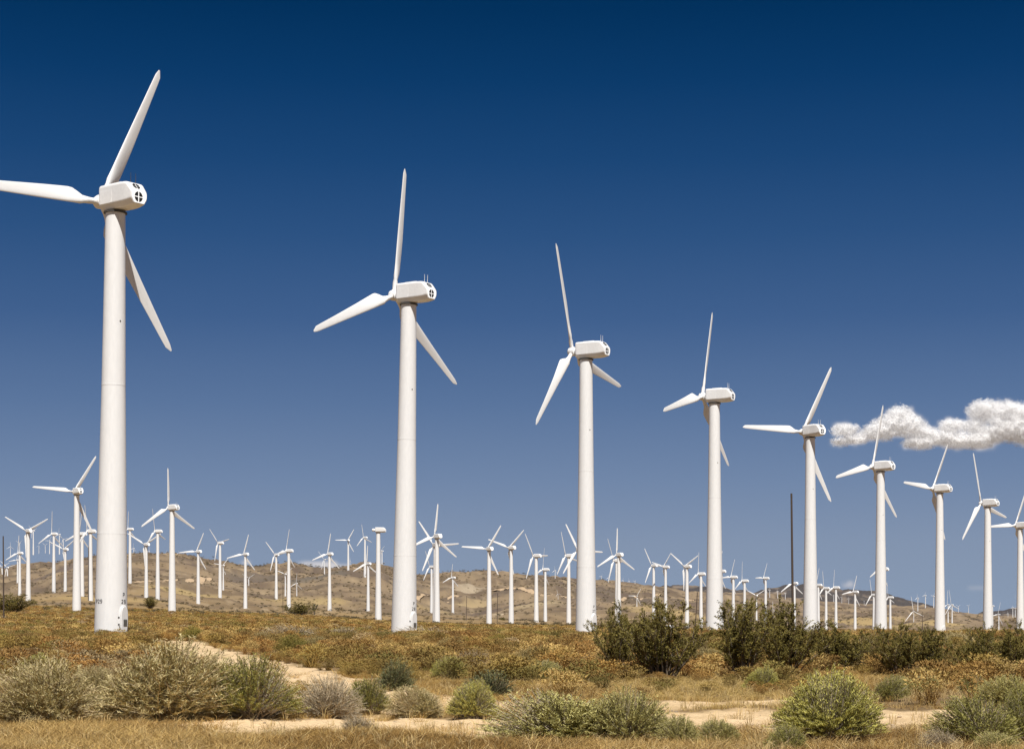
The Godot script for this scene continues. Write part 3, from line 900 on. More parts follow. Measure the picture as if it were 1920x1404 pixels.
# ---------------------------------------------------------------- setting
func fill_ground() -> void:
	var us := []
	var azs := PackedFloat32Array()
	var a := -0.40
	var fine := 2.0 / F * 3.6
	while a < 0.40:
		azs.append(a)
		a += fine
	for k in range(0, 31):
		azs.append(0.40 + (TAU - 0.80) * k / 30.0)
	var rs := PackedFloat32Array([0.5, 3.0, 6.0, 9.0, 12.0, 15.0])
	var r := 17.0
	while r < 9500.0:
		rs.append(r)
		r *= 1.011
	var nc := azs.size()
	var nr := rs.size()
	var v := PackedVector3Array()
	var c := PackedColorArray()
	v.resize(nc * nr)
	c.resize(nc * nr)
	for j in nr:
		for i in nc:
			var x := sin(azs[i]) * rs[j]
			var z := -cos(azs[i]) * rs[j]
			v[j * nc + i] = Vector3(x, ground(x, z), z)
			c[j * nc + i] = soil(x, z, rs[j])
	var idx := PackedInt32Array()
	idx.resize((nc - 1) * (nr - 1) * 6)
	var n := PackedVector3Array()
	n.resize(nc * nr)
	var q := 0
	for j in nr - 1:
		for i in nc - 1:
			var k := j * nc + i
			idx[q] = k; idx[q + 1] = k + nc; idx[q + 2] = k + 1
			idx[q + 3] = k + 1; idx[q + 4] = k + nc; idx[q + 5] = k + nc + 1
			q += 6
	for j in nr:
		for i in nc:
			var k := j * nc + i
			var ea := v[j * nc + mini(i + 1, nc - 1)] - v[j * nc + maxi(i - 1, 0)]
			var eb := v[mini(j + 1, nr - 1) * nc + i] - v[maxi(j - 1, 0) * nc + i]
			n[k] = ea.cross(eb).normalized()
			if n[k].y < 0.0:
				n[k] = -n[k]
	var arr := []
	arr.resize(Mesh.ARRAY_MAX)
	arr[Mesh.ARRAY_VERTEX] = v
	arr[Mesh.ARRAY_NORMAL] = n
	arr[Mesh.ARRAY_COLOR] = c
	arr[Mesh.ARRAY_INDEX] = idx
	var am := ArrayMesh.new()
	am.add_surface_from_arrays(Mesh.PRIMITIVE_TRIANGLES, arr)
	structure("ground", am, M.soil)

var soil_spots := []   # x, z, radius, colour of bare or grassy patches on the slopes

func soil(x: float, z: float, r: float) -> Color:
	var c := soil_base(x, z, r)
	if r > 300.0:
		for s in soil_spots:
			var q: float = Vector2(x - s[0], (z - s[1]) * 0.45).length() / s[2] + 0.45 * n_fine.get_noise_2d(x * 1.6, z * 1.6)
			if q < 1.0:
				c = c.lerp(s[3], smoothstep(1.0, 0.55, q) * 0.8)
	return c

func soil_base(x: float, z: float, r: float) -> Color:
	var p := n_patch.get_noise_2d(x, z) * 0.5 + 0.5
	var t := n_tone.get_noise_2d(x, z) * 0.5 + 0.5
	var f := n_fine.get_noise_2d(x * 3.0, z * 3.0) * 0.5 + 0.5
	if r > 450.0:
		t += 0.16 * n_fine.get_noise_2d(x * 1.1 + 50.0, z * 1.1)
		f = n_fine.get_noise_2d(x * 1.7, z * 1.7) * 0.5 + 0.5
	if r < 450.0:
		var litter := Color(0.20, 0.125, 0.05).lerp(Color(0.34, 0.225, 0.105), smoothstep(0.3, 0.75, p * 0.5 + f * 0.5))
		var s := sandy(x, z)
		var fleck := n_fine.get_noise_2d(x * 26.0, z * 26.0) * 0.5 + 0.5
		var sand := Color(0.84, 0.61, 0.35).lerp(Color(0.62, 0.43, 0.22), smoothstep(0.40, 0.75, 0.5 * f + 0.5 * fleck))
		var near := litter.lerp(sand, s)
		if r < 250.0:
			return near
		return near.lerp(hill_soil(p, t, f, r), (r - 250.0) / 200.0)
	return hill_soil(p, t, f, r)

func hill_soil(p: float, t: float, f: float, r: float) -> Color:
	var c := Color(0.160, 0.110, 0.066).lerp(Color(0.30, 0.215, 0.125), smoothstep(0.36, 0.62, t))
	c = c.lerp(Color(0.135, 0.097, 0.068), smoothstep(0.52, 0.72, p) * 0.75)
	c = c.lerp(Color(0.345, 0.225, 0.088), smoothstep(1500.0, 600.0, r) * smoothstep(0.25, 0.55, p * 0.5 + t * 0.5) * 0.85)
	return c.lerp(Color(0.42, 0.31, 0.185), smoothstep(0.60, 0.75, f) * 0.65)

func strip(called: String, pts: Array, width: float, lift: float, d0: float, mat: Material) -> void:
	var w := []
	for p in pts:
		w.append(on_ground(p[0], depth_at(p[0], p[1], d0, 2600.0)))
	var mb := Mesher.new()
	var last := []
	for i in w.size() - 1:
		for k in 60:
			var t := k / 60.0
			var c: Vector3 = w[i].lerp(w[i + 1], t)
			var dir: Vector3 = (w[i + 1] - w[i]).normalized()
			var side := Vector3(-dir.z, 0, dir.x).normalized() * width * 0.5 * (1.0 + 0.35 * n_fine.get_noise_2d(c.x * 2.0, c.z * 2.0))
			var row := []
			for s in 5:
				var q := c + side * (s - 2.0) / 2.0
				q.y = ground(q.x, q.z) + (lift if s > 0 and s < 4 else lift * 0.3)
				row.append(q)
			if last.size():
				for s in 4:
					mb.quad_flat(last[s], last[s + 1], row[s + 1], row[s], Vector3.UP)
			last = row
	structure(called, mb.mesh(), mat)

const PEAKS := [[1100, 1112], [1180, 1104], [1230, 1096], [1250, 1092], [1300, 1092], [1340, 1090], [1380, 1096], [1415, 1101], [1450, 1094], [1480, 1091], [1530, 1089], [1570, 1095], [1610, 1100], [1650, 1103], [1690, 1115], [1720, 1124], [1760, 1134], [1795, 1150], [1812, 1156], [1832, 1146], [1870, 1141], [1900, 1136], [1960, 1124], [2060, 1130], [2250, 1150]]

func mountains() -> void:
	var nc := 420
	var nr := 70
	var v := PackedVector3Array()
	var c := PackedColorArray()
	for j in nr:
		var d := lerpf(5600.0, 9000.0, float(j) / (nr - 1))
		for i in nc:
			var u := lerpf(1080.0, 2250.0, float(i) / (nc - 1))
			var p := pt(u, HY, d)
			var top := (HY - lerp_table(PEAKS, u)) / F * 7300.0
			var rid := 1.0 - absf(n_hill.get_noise_2d(p.x * 0.55 + 70.0, p.z * 0.55)) * 2.2
			var rise := d - 7300.0
			var prof := 1.0 - absf(rise) / 1700.0
			prof = pow(maxf(prof, 0.0), 0.75)
			var y := EYE + top * prof * (0.86 + 0.14 * rid) - 6.0
			y += n_hill.get_noise_2d(p.x * 2.0, p.z * 2.0) * 12.0 * (1.0 - prof * 0.6) + n_fine.get_noise_2d(p.x * 0.35, p.z * 0.35) * 5.0
			v.append(Vector3(p.x, y, p.z))
			var rock := smoothstep(0.12, 0.42, n_fine.get_noise_2d(p.x * 0.16, p.z * 0.16) + 0.35 * n_patch.get_noise_2d(p.x * 0.5, p.z * 0.5))
			c.append(Color(0.058, 0.047, 0.038).lerp(Color(0.24, 0.18, 0.125), rock * 0.9))
	var idx := PackedInt32Array()
	for j in nr - 1:
		for i in nc - 1:
			var k := j * nc + i
			idx.append_array(PackedInt32Array([k, k + nc, k + 1, k + 1, k + nc, k + nc + 1]))
	var st := SurfaceTool.new()
	var arr := []
	arr.resize(Mesh.ARRAY_MAX)
	arr[Mesh.ARRAY_VERTEX] = v
	arr[Mesh.ARRAY_COLOR] = c
	arr[Mesh.ARRAY_INDEX] = idx
	var am := ArrayMesh.new()
	am.add_surface_from_arrays(Mesh.PRIMITIVE_TRIANGLES, arr)
	st.create_from(am, 0)
	st.generate_normals()
	structure("mountains", st.commit(), M.rock)

# ---------------------------------------------------------------- ground cover
func free_spot(x: float, z: float) -> bool:
	for s in clear_spots:
		if absf(x - s.x) < s.z and absf(z - s.y) < s.z:
			return false
	return true

func scatter() -> void:
	rng.seed = 99
	var palette := [Color(0.33, 0.195, 0.052), Color(0.47, 0.325, 0.110), Color(0.29, 0.200, 0.052), Color(0.38, 0.280, 0.140), Color(0.235, 0.185, 0.045), Color(0.33, 0.18, 0.050)]
	var pick := func(x: float, z: float) -> Color:
		var a := n_patch.get_noise_2d(x * 9.0, z * 9.0) * 2.4 + rng.randfn() * 0.28
		var k := 0
		if a < -0.9:
			k = 4
		elif a < -0.3:
			k = 2
		elif a < 0.25:
			k = 0
		elif a < 0.75:
			k = 1
		elif a < 1.1:
			k = 5
		else:
			k = 3
		var g := rnd(0.65, 1.35)
		var c: Color = palette[k]
		return Color(c.r * g, c.g * g, c.b * g)
	# dry grass of the foreground
	for variant in 3:
		var mesh := tuft(46, 0.9, 0.016, 0.55, 0.45)
		var xf := []
		var tint := []
		for k in 11000:
			var d := sqrt(rnd(17.0 * 17.0, 58.0 * 58.0))
			var u := rnd(-420.0, 2340.0)
			var p := on_ground(u, d)
			var s := sandy(p.x, p.z)
			if rng.randf() < s * 0.965 or not free_spot(p.x, p.z):
				continue
			var photo_y := HY + (EYE - p.y) / d * F
			var bare := smoothstep(1500.0, 1700.0, u) * 0.4 + (0.55 if u > 1230.0 and photo_y > 1300.0 else 0.0)
			bare = maxf(bare, 0.5 * smoothstep(0.1, 0.5, n_fine.get_noise_2d(p.x * 5.0 + 40.0, p.z * 5.0)))
			if rng.randf() < bare:
				continue
			var h := rnd(0.10, 0.24) * (1.0 if d < 30.0 else 1.0)
			var w := rnd(0.22, 0.45)
			xf.append(Transform3D(Basis(Vector3.UP, rnd(0, TAU)) * Basis.from_scale(Vector3(w, h, w)), p))
			var warm := clampf(n_patch.get_noise_2d(p.x * 20.0, p.z * 20.0) * 1.6 + 0.5 + rng.randfn() * 0.2, 0.0, 1.0)
			var g := rnd(0.6, 1.3)
			var c := Color(0.32, 0.19, 0.05).lerp(Color(0.54, 0.36, 0.12), warm) * Color(g, g, g)
			if u > 1150.0 and u < 1480.0 and photo_y < 1345.0:
				c = Color(0.50, 0.35, 0.12)
			tint.append(c)
		stuff("dry_grass", "short golden brown dry grass covering the foreground", "grass", mesh, M.tint_leaf, xf, tint)
	for variant in 2:
		var mesh := tuft(44, 0.9, 0.022, 0.7, 0.35)
		var xf := []
		var tint := []
		for k in 6500:
			var d := rnd(19.0, 30.5)
			var u := rnd(-420.0, 2340.0)
			var p := on_ground(u, d)
			var photo_y := HY + (EYE - p.y) / d * F
			var edge := (1374.0 if u < 400.0 else (1391.0 if u < 950.0 else 1388.0)) + 26.0 * n_fine.get_noise_2d(p.x * 5.0, p.z * 5.0) - 16.0 * pow(rng.randf(), 6.0)
			if photo_y < edge or (u > 1330.0 and rng.randf() < 0.72) or n_fine.get_noise_2d(p.x * 7.0 + 11.0, p.z * 4.0) > rnd(0.10, 0.40):
				continue
			var h := rnd(0.13, 0.30)
			var w := rnd(0.2, 0.42)
			xf.append(Transform3D(Basis(Vector3.UP, rnd(0, TAU)) * Basis.from_scale(Vector3(w, h, w)), p))
			var warm := clampf(n_patch.get_noise_2d(p.x * 20.0, p.z * 20.0) * 1.6 + 0.4 + rng.randfn() * 0.25, 0.0, 1.0)
			var g := rnd(0.55, 1.25)
			tint.append(Color(0.31, 0.175, 0.045).lerp(Color(0.56, 0.375, 0.135), warm) * Color(g, g, g))
		stuff("dry_grass", "taller brown dry grass along the front edge of the view", "grass", mesh, M.tint_leaf, xf, tint)
	for variant in 2:
		var mesh := tuft(9, 0.5, 0.030, 0.8, 0.5)
		var xf := []
		var tint := []
		for k in 2600:
			var d := rnd(20.0, 52.0)
			var u := rnd(-420.0, 2340.0)
			var p := on_ground(u, d)
			if rng.randf() < sandy(p.x, p.z) * 0.8 or not free_spot(p.x, p.z):
				continue
			var h := rnd(0.18, 0.42)
			var w := rnd(0.18, 0.4)
			xf.append(Transform3D(Basis(Vector3.UP, rnd(0, TAU)) * Basis.from_scale(Vector3(w, h, w)), p))
			var g := rnd(0.6, 1.15)
			tint.append(Color(0.60 * g, 0.44 * g, 0.20 * g))
		stuff("grass_stalks", "pale single grass stalks standing above the dry grass", "grass", mesh, M.tint_leaf, xf, tint)
	var stone := SphereMesh.new()
	stone.radius = 0.5
	stone.height = 0.7
	stone.radial_segments = 7
	stone.rings = 4
	var sxf := []
	var stint := []
	for k in 6000:
		var d := sqrt(rnd(20.0 * 20.0, 75.0 * 75.0))
		var p := on_ground(rnd(-420.0, 2340.0), d)
		if sandy(p.x, p.z) < 0.2:
			continue
		var s := 0.015 + 0.07 * pow(rng.randf(), 5.0)
		sxf.append(Transform3D(Basis.from_euler(Vector3(rnd(0, 0.5), rnd(0, TAU), 0)) * Basis.from_scale(Vector3(s * rnd(0.8, 1.6), s, s * rnd(0.7, 1.3))), p))
		var g := rnd(0.5, 1.1)
		stint.append(Color(0.42 * g, 0.32 * g, 0.21 * g))
	stuff("pebbles", "small pebbles scattered over the sandy track", "pebble", stone, M.tint_stone, sxf, stint)
	# low scrub of the flat, from the foreground to the feet of the near towers
	for variant in 4:
		var mesh := scrub(560, 0.062)
		var xf := []
		var tint := []
		for k in 7000:
			var d := sqrt(rnd(38.0 * 38.0, 140.0 * 140.0))
			var u := rnd(-420.0, 2340.0)
			var p := on_ground(u, d)
			if rng.randf() < sandy(p.x, p.z) * 1.1 or not free_spot(p.x, p.z):
				continue
			if d < 48.0 and rng.randf() < 0.75:
				continue
			if rng.randf() > smoothstep(-0.06, 0.24, n_fine.get_noise_2d(p.x * 4.0 + 200.0, p.z * 4.0)):
				continue
			var big := rng.randf() < 0.22
			var h := rnd(0.5, 0.95) if big else rnd(0.16, 0.42)
			var w := h * rnd(1.3, 2.0)
			xf.append(Transform3D(Basis(Vector3.UP, rnd(0, TAU)) * Basis.from_scale(Vector3(w, h, w)), p))
			tint.append(pick.call(p.x, p.z))
		stuff("low_scrub", "low brown and olive scrub covering the flat before the towers", "scrub", mesh, M.tint_leaf, xf, tint)
	for variant in 3:
		var mesh := tuft(26, 1.0, 0.035, 0.35, 0.4)
		var xf := []
		var tint := []
		for k in 5500:
			var d := sqrt(rnd(50.0 * 50.0, 190.0 * 190.0))
			var u := rnd(-420.0, 2340.0)
			var p := on_ground(u, d)
			if rng.randf() < sandy(p.x, p.z) * 1.1 or not free_spot(p.x, p.z):
				continue
			var h := rnd(0.12, 0.34)
			var w := rnd(0.3, 0.6)
			xf.append(Transform3D(Basis(Vector3.UP, rnd(0, TAU)) * Basis.from_scale(Vector3(w, h, w)), p))
			tint.append(pick.call(p.x, p.z))
		stuff("brown_grass", "brown grass between the scrub of the flat", "grass", mesh, M.tint_leaf, xf, tint)
	# rounder, greyer and greener brush between the scrub
	for q in [["twig", 60, Color(0.85, 0.78, 0.72)], ["green", 70, Color(0.95, 0.85, 0.75)], ["rust", 110, Color(1.1, 1.0, 0.9)], ["sage", 60, Color(0.8, 0.76, 0.7)]]:
		var xf := []
		var tint := []
		for k in q[1] * 2:
			var d := sqrt(rnd(58.0 * 58.0, 150.0 * 150.0))
			var p := on_ground(rnd(-420.0, 2340.0), d)
			if sandy(p.x, p.z) > 0.1 or not free_spot(p.x, p.z) or n_fine.get_noise_2d(p.x * 2.0 + 90.0, p.z * 2.0) < -0.05:
				continue
			var w := rnd(0.7, 1.9)
			xf.append(Transform3D(Basis(Vector3.UP, rnd(0, TAU)) * Basis.from_scale(Vector3(w, w * rnd(0.34, 0.52), w)), p))
			tint.append(q[2] * rnd(0.8, 1.15))
		stuff("mixed_brush", "rounded grey and olive brush dotted through the low scrub", "brush", B[q[0]][0][1], M.tint_leaf, xf, tint)
	# scrub beyond the near towers and on the slopes
	for variant in 3:
		var mesh := scrub(110, 0.17)
		var xf := []
		var tint := []
		for k in 9000:
			var d := sqrt(rnd(135.0 * 135.0, 620.0 * 620.0))
			if d > 330.0 and rng.randf() < 0.35:
				continue
			var u := rnd(-420.0, 2340.0)
			var p := on_ground(u, d)
			if not free_spot(p.x, p.z):
				continue
			var h := rnd(0.35, 0.75)
			var w := h * rnd(1.4, 2.6)
			xf.append(Transform3D(Basis(Vector3.UP, rnd(0, TAU)) * Basis.from_scale(Vector3(w, h, w)), p))
			tint.append(pick.call(p.x, p.z))
		stuff("far_scrub", "brown scrub covering the plain between the towers", "scrub", mesh, M.tint_leaf, xf, tint)
	for variant in 2:
		var mesh := scrub(46, 0.30)
		var xf := []
		var tint := []
		for k in 15000:
			var d := sqrt(rnd(480.0 * 480.0, 2600.0 * 2600.0))
			var u := rnd(-420.0, 2340.0)
			var p := on_ground(u, d)
			var dense := n_patch.get_noise_2d(p.x * 1.3 + 300.0, p.z * 1.3)
			if rng.randf() > smoothstep(-0.4, 0.35, dense) * 0.9 + 0.12:
				continue
			var h := rnd(0.5, 1.2) * (1.0 + 0.5 * smoothstep(900.0, 2200.0, d))
			var w := h * rnd(1.3, 2.2)
			xf.append(Transform3D(Basis(Vector3.UP, rnd(0, TAU)) * Basis.from_scale(Vector3(w, h, w)), p))
			var g := rnd(0.7, 1.2)
			tint.append(Color(0.105 * g, 0.085 * g, 0.042 * g) if rng.randf() < 0.6 else Color(0.20 * g, 0.145 * g, 0.07 * g))
		stuff("hillside_brush", "dark brush dotted over the hills", "brush", mesh, M.tint_leaf, xf, tint)

# ---------------------------------------------------------------- poles, tree, van
func pole(x0: float, y0: float, x1: float, y1: float, d: float, rad: float, arm: bool, label: String) -> void:
	var at := on_ground(x0, d)
	var top := pt(x1, y1, d)
	var o := thing("wooden_pole", label, "pole", at, "wooden poles of the plain")
	var mb := Mesher.new()
	mb.bar(Vector3(0, -1.0, 0), top - at, rad, rad * 0.72, 10)
	part("pole_shaft", mb.mesh(), M.wood, o)
	if arm:
		mb = Mesher.new()
		mb.box(top - at + Vector3(0, -0.35, 0), Vector3(0.42, 0.09, 0.09))
		part("crossarm", mb.mesh(), M.wood, o)
		for s in [-0.16, 0.16]:
			mb = Mesher.new()
			mb.lathe([Vector2(0.0, 0.0), Vector2(0.045, 0.0), Vector2(0.06, 0.07), Vector2(0.03, 0.14), Vector2(0.0, 0.15)], 8, Transform3D(Basis(), top - at + Vector3(s, -0.29, 0)))
			part("insulator", mb.mesh(), M.grey, o)

func joshua_tree() -> void:
	var d := depth_at(589, 1154, 200.0, 900.0)
	var at := on_ground(589, d)
	var o := thing("joshua_tree", "small dark joshua tree with forked branches beside a dark green bush", "tree", at)
	o.scale = Vector3.ONE * (20.0 / F * d / 3.0)
	var tr := Mesher.new()
	var forks := [[Vector3(0, 1.0, 0), Vector3(-0.15, 2.3, 0.1)], [Vector3(0, 1.0, 0), Vector3(0.5, 1.8, 0.1)], [Vector3(0.5, 1.8, 0.1), Vector3(0.85, 2.75, 0.0)], [Vector3(-0.15, 2.3, 0.1), Vector3(0.15, 2.95, -0.1)], [Vector3(0, 1.0, 0), Vector3(-0.55, 1.7, -0.2)]]
	tr.bar(Vector3(0, -0.3, 0), Vector3(0, 1.0, 0), 0.22, 0.17, 8)
	for f in forks:
		tr.bar(f[0], f[1], 0.15, 0.11, 7)
	part("trunk", tr.mesh(), M.bark_plain, o)
	var cr := Mesher.new()
	for f in forks:
		for k in 150:
			var dir := rvec()
			sliver(cr, f[1] - (f[1] - f[0]) * rnd(0.0, 0.7), dir, rnd(0.3, 0.5), 0.07, Color(0.06, 0.065, 0.025).lerp(Color(0.13, 0.13, 0.05), rng.randf()))
	part("crown", cr.mesh(), M.leaf, o)

func parked_van() -> void:
	var d := 640.0
	var at := on_ground(1250, d)
	var o := thing("parked_van", "white van parked behind the creosote bush at a turbine foot", "van", at)
	o.rotation.y = 0.25
	var mb := Mesher.new()
	var rings := []
	for q in [[-2.3, 0.7, 1.15], [-2.2, 0.5, 1.35], [-1.5, 0.45, 1.5], [-0.9, 0.45, 2.1], [-0.6, 0.45, 2.25], [2.2, 0.45, 2.3], [2.35, 0.5, 2.2]]:
		rings.append([Vector3(q[0], q[1], -0.92), Vector3(q[0], q[2] - 0.15, -0.92), Vector3(q[0], q[2], -0.75), Vector3(q[0], q[2], 0.75), Vector3(q[0], q[2] - 0.15, 0.92), Vector3(q[0], q[1], 0.92)])
	mb.loft(rings)
	part("body", mb.mesh(), M.white_shell, o)
	for s in [-0.93, 0.93]:
		mb = Mesher.new()
		mb.box(Vector3(-0.45, 1.72, s), Vector3(0.8, 0.55, 0.02))
		part("window", mb.mesh(), M.black, o)
		for x in [-1.45, 1.45]:
			mb = Mesher.new()
			mb.lathe([Vector2(0, -0.12), Vector2(0.34, -0.12), Vector2(0.36, 0.0), Vector2(0.34, 0.12), Vector2(0, 0.12)], 16, Transform3D(Basis(Vector3.RIGHT, PI / 2.0), Vector3(x, 0.36, s * 0.9)))
			part("wheel", mb.mesh(), M.black, o)
	mb = Mesher.new()
	mb.quad_flat(Vector3(-1.52, 1.5, -0.8), Vector3(-0.92, 2.08, -0.74), Vector3(-0.92, 2.08, 0.74), Vector3(-1.52, 1.5, 0.8), Vector3(-1, 1, 0))
	var ws := part("windscreen", mb.mesh(), M.black, o)
	ws.position = Vector3(-0.03, 0.03, 0)

# ---------------------------------------------------------------- materials, sky
func mat(albedo: Color, rough: float, vertex := false) -> StandardMaterial3D:
	var m := StandardMaterial3D.new()
	m.albedo_color = albedo.linear_to_srgb()
	m.roughness = rough
	m.vertex_color_use_as_albedo = vertex
	m.cull_mode = BaseMaterial3D.CULL_DISABLED
	return m

func grain(freq: float, lo: float, hi: float, seed_: int, type := FastNoiseLite.TYPE_SIMPLEX, octaves := 5) -> NoiseTexture2D:
	var n := FastNoiseLite.new()
	n.seed = seed_
	n.noise_type = type
	n.frequency = freq
	n.fractal_octaves = octaves
	var t := NoiseTexture2D.new()
	t.width = 512
	t.height = 512
	t.seamless = true
	t.noise = n
	var g := Gradient.new()
	g.colors = PackedColorArray([Color(lo, lo, lo), Color(hi, hi, hi)])
	t.color_ramp = g
	return t

func make_materials() -> void:
	M.white = mat(Color(0.85, 0.845, 0.835), 0.42)
	M.white.albedo_texture = grain(0.012, 0.965, 1.0, 5)
	M.white.uv1_triplanar = true
	M.white.uv1_scale = Vector3(0.5, 0.12, 0.5)
	M.white_shell = mat(Color(0.85, 0.845, 0.835), 0.38)
	M.white_shell.albedo_texture = grain(0.012, 0.965, 1.0, 6)
	M.white_shell.uv1_triplanar = true
	M.white_shell.uv1_scale = Vector3(0.4, 0.4, 0.4)
	M.dark = mat(Color(0.055, 0.05, 0.045), 0.6)
	M.black = mat(Color(0.012, 0.012, 0.012), 0.7)
	M.grey = mat(Color(0.22, 0.21, 0.19), 0.6)
	M.paint = mat(Color(0.05, 0.05, 0.055), 0.6)
	M.wood = mat(Color(0.075, 0.052, 0.038), 0.9)
	M.bark_plain = mat(Color(0.09, 0.07, 0.05), 0.95)
	M.bark = mat(Color.WHITE, 0.95, true)
	M.leaf = mat(Color.WHITE, 0.85, true)
	M.leaf.backlight_enabled = true
	M.leaf.backlight = Color(0.35, 0.35, 0.25)
	M.tint_leaf = mat(Color.WHITE, 0.9, true)
	M.tint_leaf.backlight_enabled = true
	M.tint_leaf.backlight = Color(0.3, 0.28, 0.2)
	M.tint_stone = mat(Color.WHITE, 0.9, true)
	M.soil = mat(Color.WHITE, 1.0, true)
	M.soil.albedo_texture = grain(0.03, 0.84, 1.0, 9)
	M.soil.uv1_triplanar = true
	M.soil.uv1_world_triplanar = true
	M.soil.uv1_scale = Vector3(0.35, 0.35, 0.35)
	M.soil.heightmap_enabled = true
	M.soil.heightmap_texture = grain(0.05, 0.0, 1.0, 10)
	M.soil.heightmap_scale = 3.0
	M.track = mat(Color(0.43, 0.31, 0.19), 1.0)
	M.rock = mat(Color.WHITE, 1.0, true)
	M.vapour = mat(Color(0.97, 0.96, 0.955), 1.0)
	M.vapour.backlight_enabled = true
	M.vapour.backlight = Color(0.72, 0.72, 0.72)
	M.vapour.metallic_specular = 0.0

# sky seen by elevation (degrees): linear colours
const SKY := [[0.0, 0.27, 0.34, 0.45], [2.78, 0.227, 0.296, 0.423], [4.71, 0.165, 0.242, 0.392], [7.0, 0.103, 0.178, 0.335], [9.54, 0.051, 0.117, 0.27], [12.0, 0.025, 0.084, 0.222], [14.25, 0.0103, 0.060, 0.181], [16.5, 0.003, 0.042, 0.142], [18.5, 0.0005, 0.030, 0.108], [25.0, 0.0005, 0.024, 0.088], [90.0, 0.001, 0.018, 0.070]]

func sky_colour(el: float) -> Color:
	for i in SKY.size() - 1:
		if el <= SKY[i + 1][0]:
			var t: float = maxf(0.0, (el - SKY[i][0]) / (SKY[i + 1][0] - SKY[i][0]))
			return Color(lerpf(SKY[i][1], SKY[i + 1][1], t), lerpf(SKY[i][2], SKY[i + 1][2], t), lerpf(SKY[i][3], SKY[i + 1][3], t))
	return Color(SKY[-1][1], SKY[-1][2], SKY[-1][3])

# heaps of vapour: photo column, row, half width, half height
const PUFFS := [[1586, 806, 26, 12], [1578, 828, 20, 8], [1606, 824, 26, 10], [1638, 812, 28, 14], [1662, 803, 30, 20], [1690, 784, 26, 22], [1676, 792, 26, 22], [1705, 800, 34, 20], [1735, 812, 26, 13], [1722, 832, 34, 10], [1762, 822, 34, 13], [1785, 800, 26, 14], [1800, 826, 40, 14], [1836, 828, 40, 13], [1826, 800, 24, 12], [1862, 814, 36, 16], [1836, 770, 24, 18], [1852, 772, 30, 22], [1888, 770, 30, 20], [1918, 782, 36, 24], [1960, 786, 46, 30], [1896, 806, 46, 22], [1950, 815, 60, 22], [2010, 800, 60, 34], [2060, 818, 50, 20]]

func cloud_density(x: float, y: float, n: FastNoiseLite) -> float:
	var wx := n.get_noise_2d(x * 1.0, y * 1.0) * 9.0 + n.get_noise_2d(x * 3.1 + 70.0, y * 3.1) * 4.0
	var wy := n.get_noise_2d(x * 1.0 + 500.0, y * 1.0) * 8.0 + n.get_noise_2d(x * 3.1, y * 3.1 + 900.0) * 4.0
	var s := 0.0
	for p in PUFFS:
		var dx: float = (x + wx - p[0]) / (p[2] * 1.18)
		var dy: float = (y + wy - p[1]) / (p[3] * 1.25)
		var q := dx * dx + dy * dy
		if q < 1.0:
			s += (1.0 - q) * (1.0 - q)
	return s

func make_sky() -> ImageTexture:
	var w := 4096
	var h := 2048
	var im := Image.create(w, h, false, Image.FORMAT_RGBF)
	for j in h:
		var el := 90.0 - (j + 0.5) * 180.0 / h
		im.fill_rect(Rect2i(0, j, w, 1), sky_colour(el) if el > 0.0 else Color(0.26, 0.20, 0.14))
	var n := FastNoiseLite.new()
	n.seed = 31
	n.frequency = 0.028
	n.fractal_octaves = 5
	for j in h:
		var el := 90.0 - (j + 0.5) * 180.0 / h
		if el < 0.2 or el > 8.2:
			continue
		for i0 in range(-220, 330):
			var i := posmod(i0, w)
			var az := (i0 + 0.5) / w * TAU     # 0 straight ahead
			var x := CX + F * tan(az)
			var y := HY - F * tan(deg_to_rad(el)) / cos(az)
			var c := im.get_pixel(i, j)
			if x > 1540.0 and x < 2130.0 and y > 735.0 and y < 850.0:
				var d := cloud_density(x, y, n)
				var a := smoothstep(0.04, 0.36, d + 0.10 * n.get_noise_2d(x * 6.0, y * 6.0))
				if a > 0.0:
					var relief := d - cloud_density(x - 3.0, y - 9.0, n)
					var lit := clampf(0.88 + 0.34 * relief + 0.14 * n.get_noise_2d(x * 2.2, y * 2.2) - 0.14 * smoothstep(808.0, 842.0, y), 0.66, 1.0)
					c = c.lerp(Color(lit, lit * 0.955, lit * 0.94), a * 0.88)
			for s in [[598.0, 1058.0, 46.0, 7.0, 0.75], [625.0, 1062.0, 40.0, 6.0, 0.6], [462.0, 1056.0, 11.0, 5.0, 0.7], [1592.0, 1096.0, 14.0, 6.0, 0.5], [1832.0, 1103.0, 22.0, 3.0, 0.22], [1908.0, 1117.0, 8.0, 2.5, 0.2]]:
				if absf(x - s[0]) < s[2] * 1.3 and absf(y - s[1]) < s[3] * 1.6:
					var dx: float = (x - s[0] + 6.0 * n.get_noise_2d(x * 2.0, y * 2.0)) / s[2]
					var dy: float = (y - s[1] + 4.0 * n.get_noise_2d(x * 2.0 + 40.0, y * 2.0)) / s[3]
					c = c.lerp(Color(0.74, 0.70, 0.69), s[4] * smoothstep(1.0, 0.3, dx * dx + dy * dy))
			im.set_pixel(i, j, c)
	return ImageTexture.create_from_image(im)

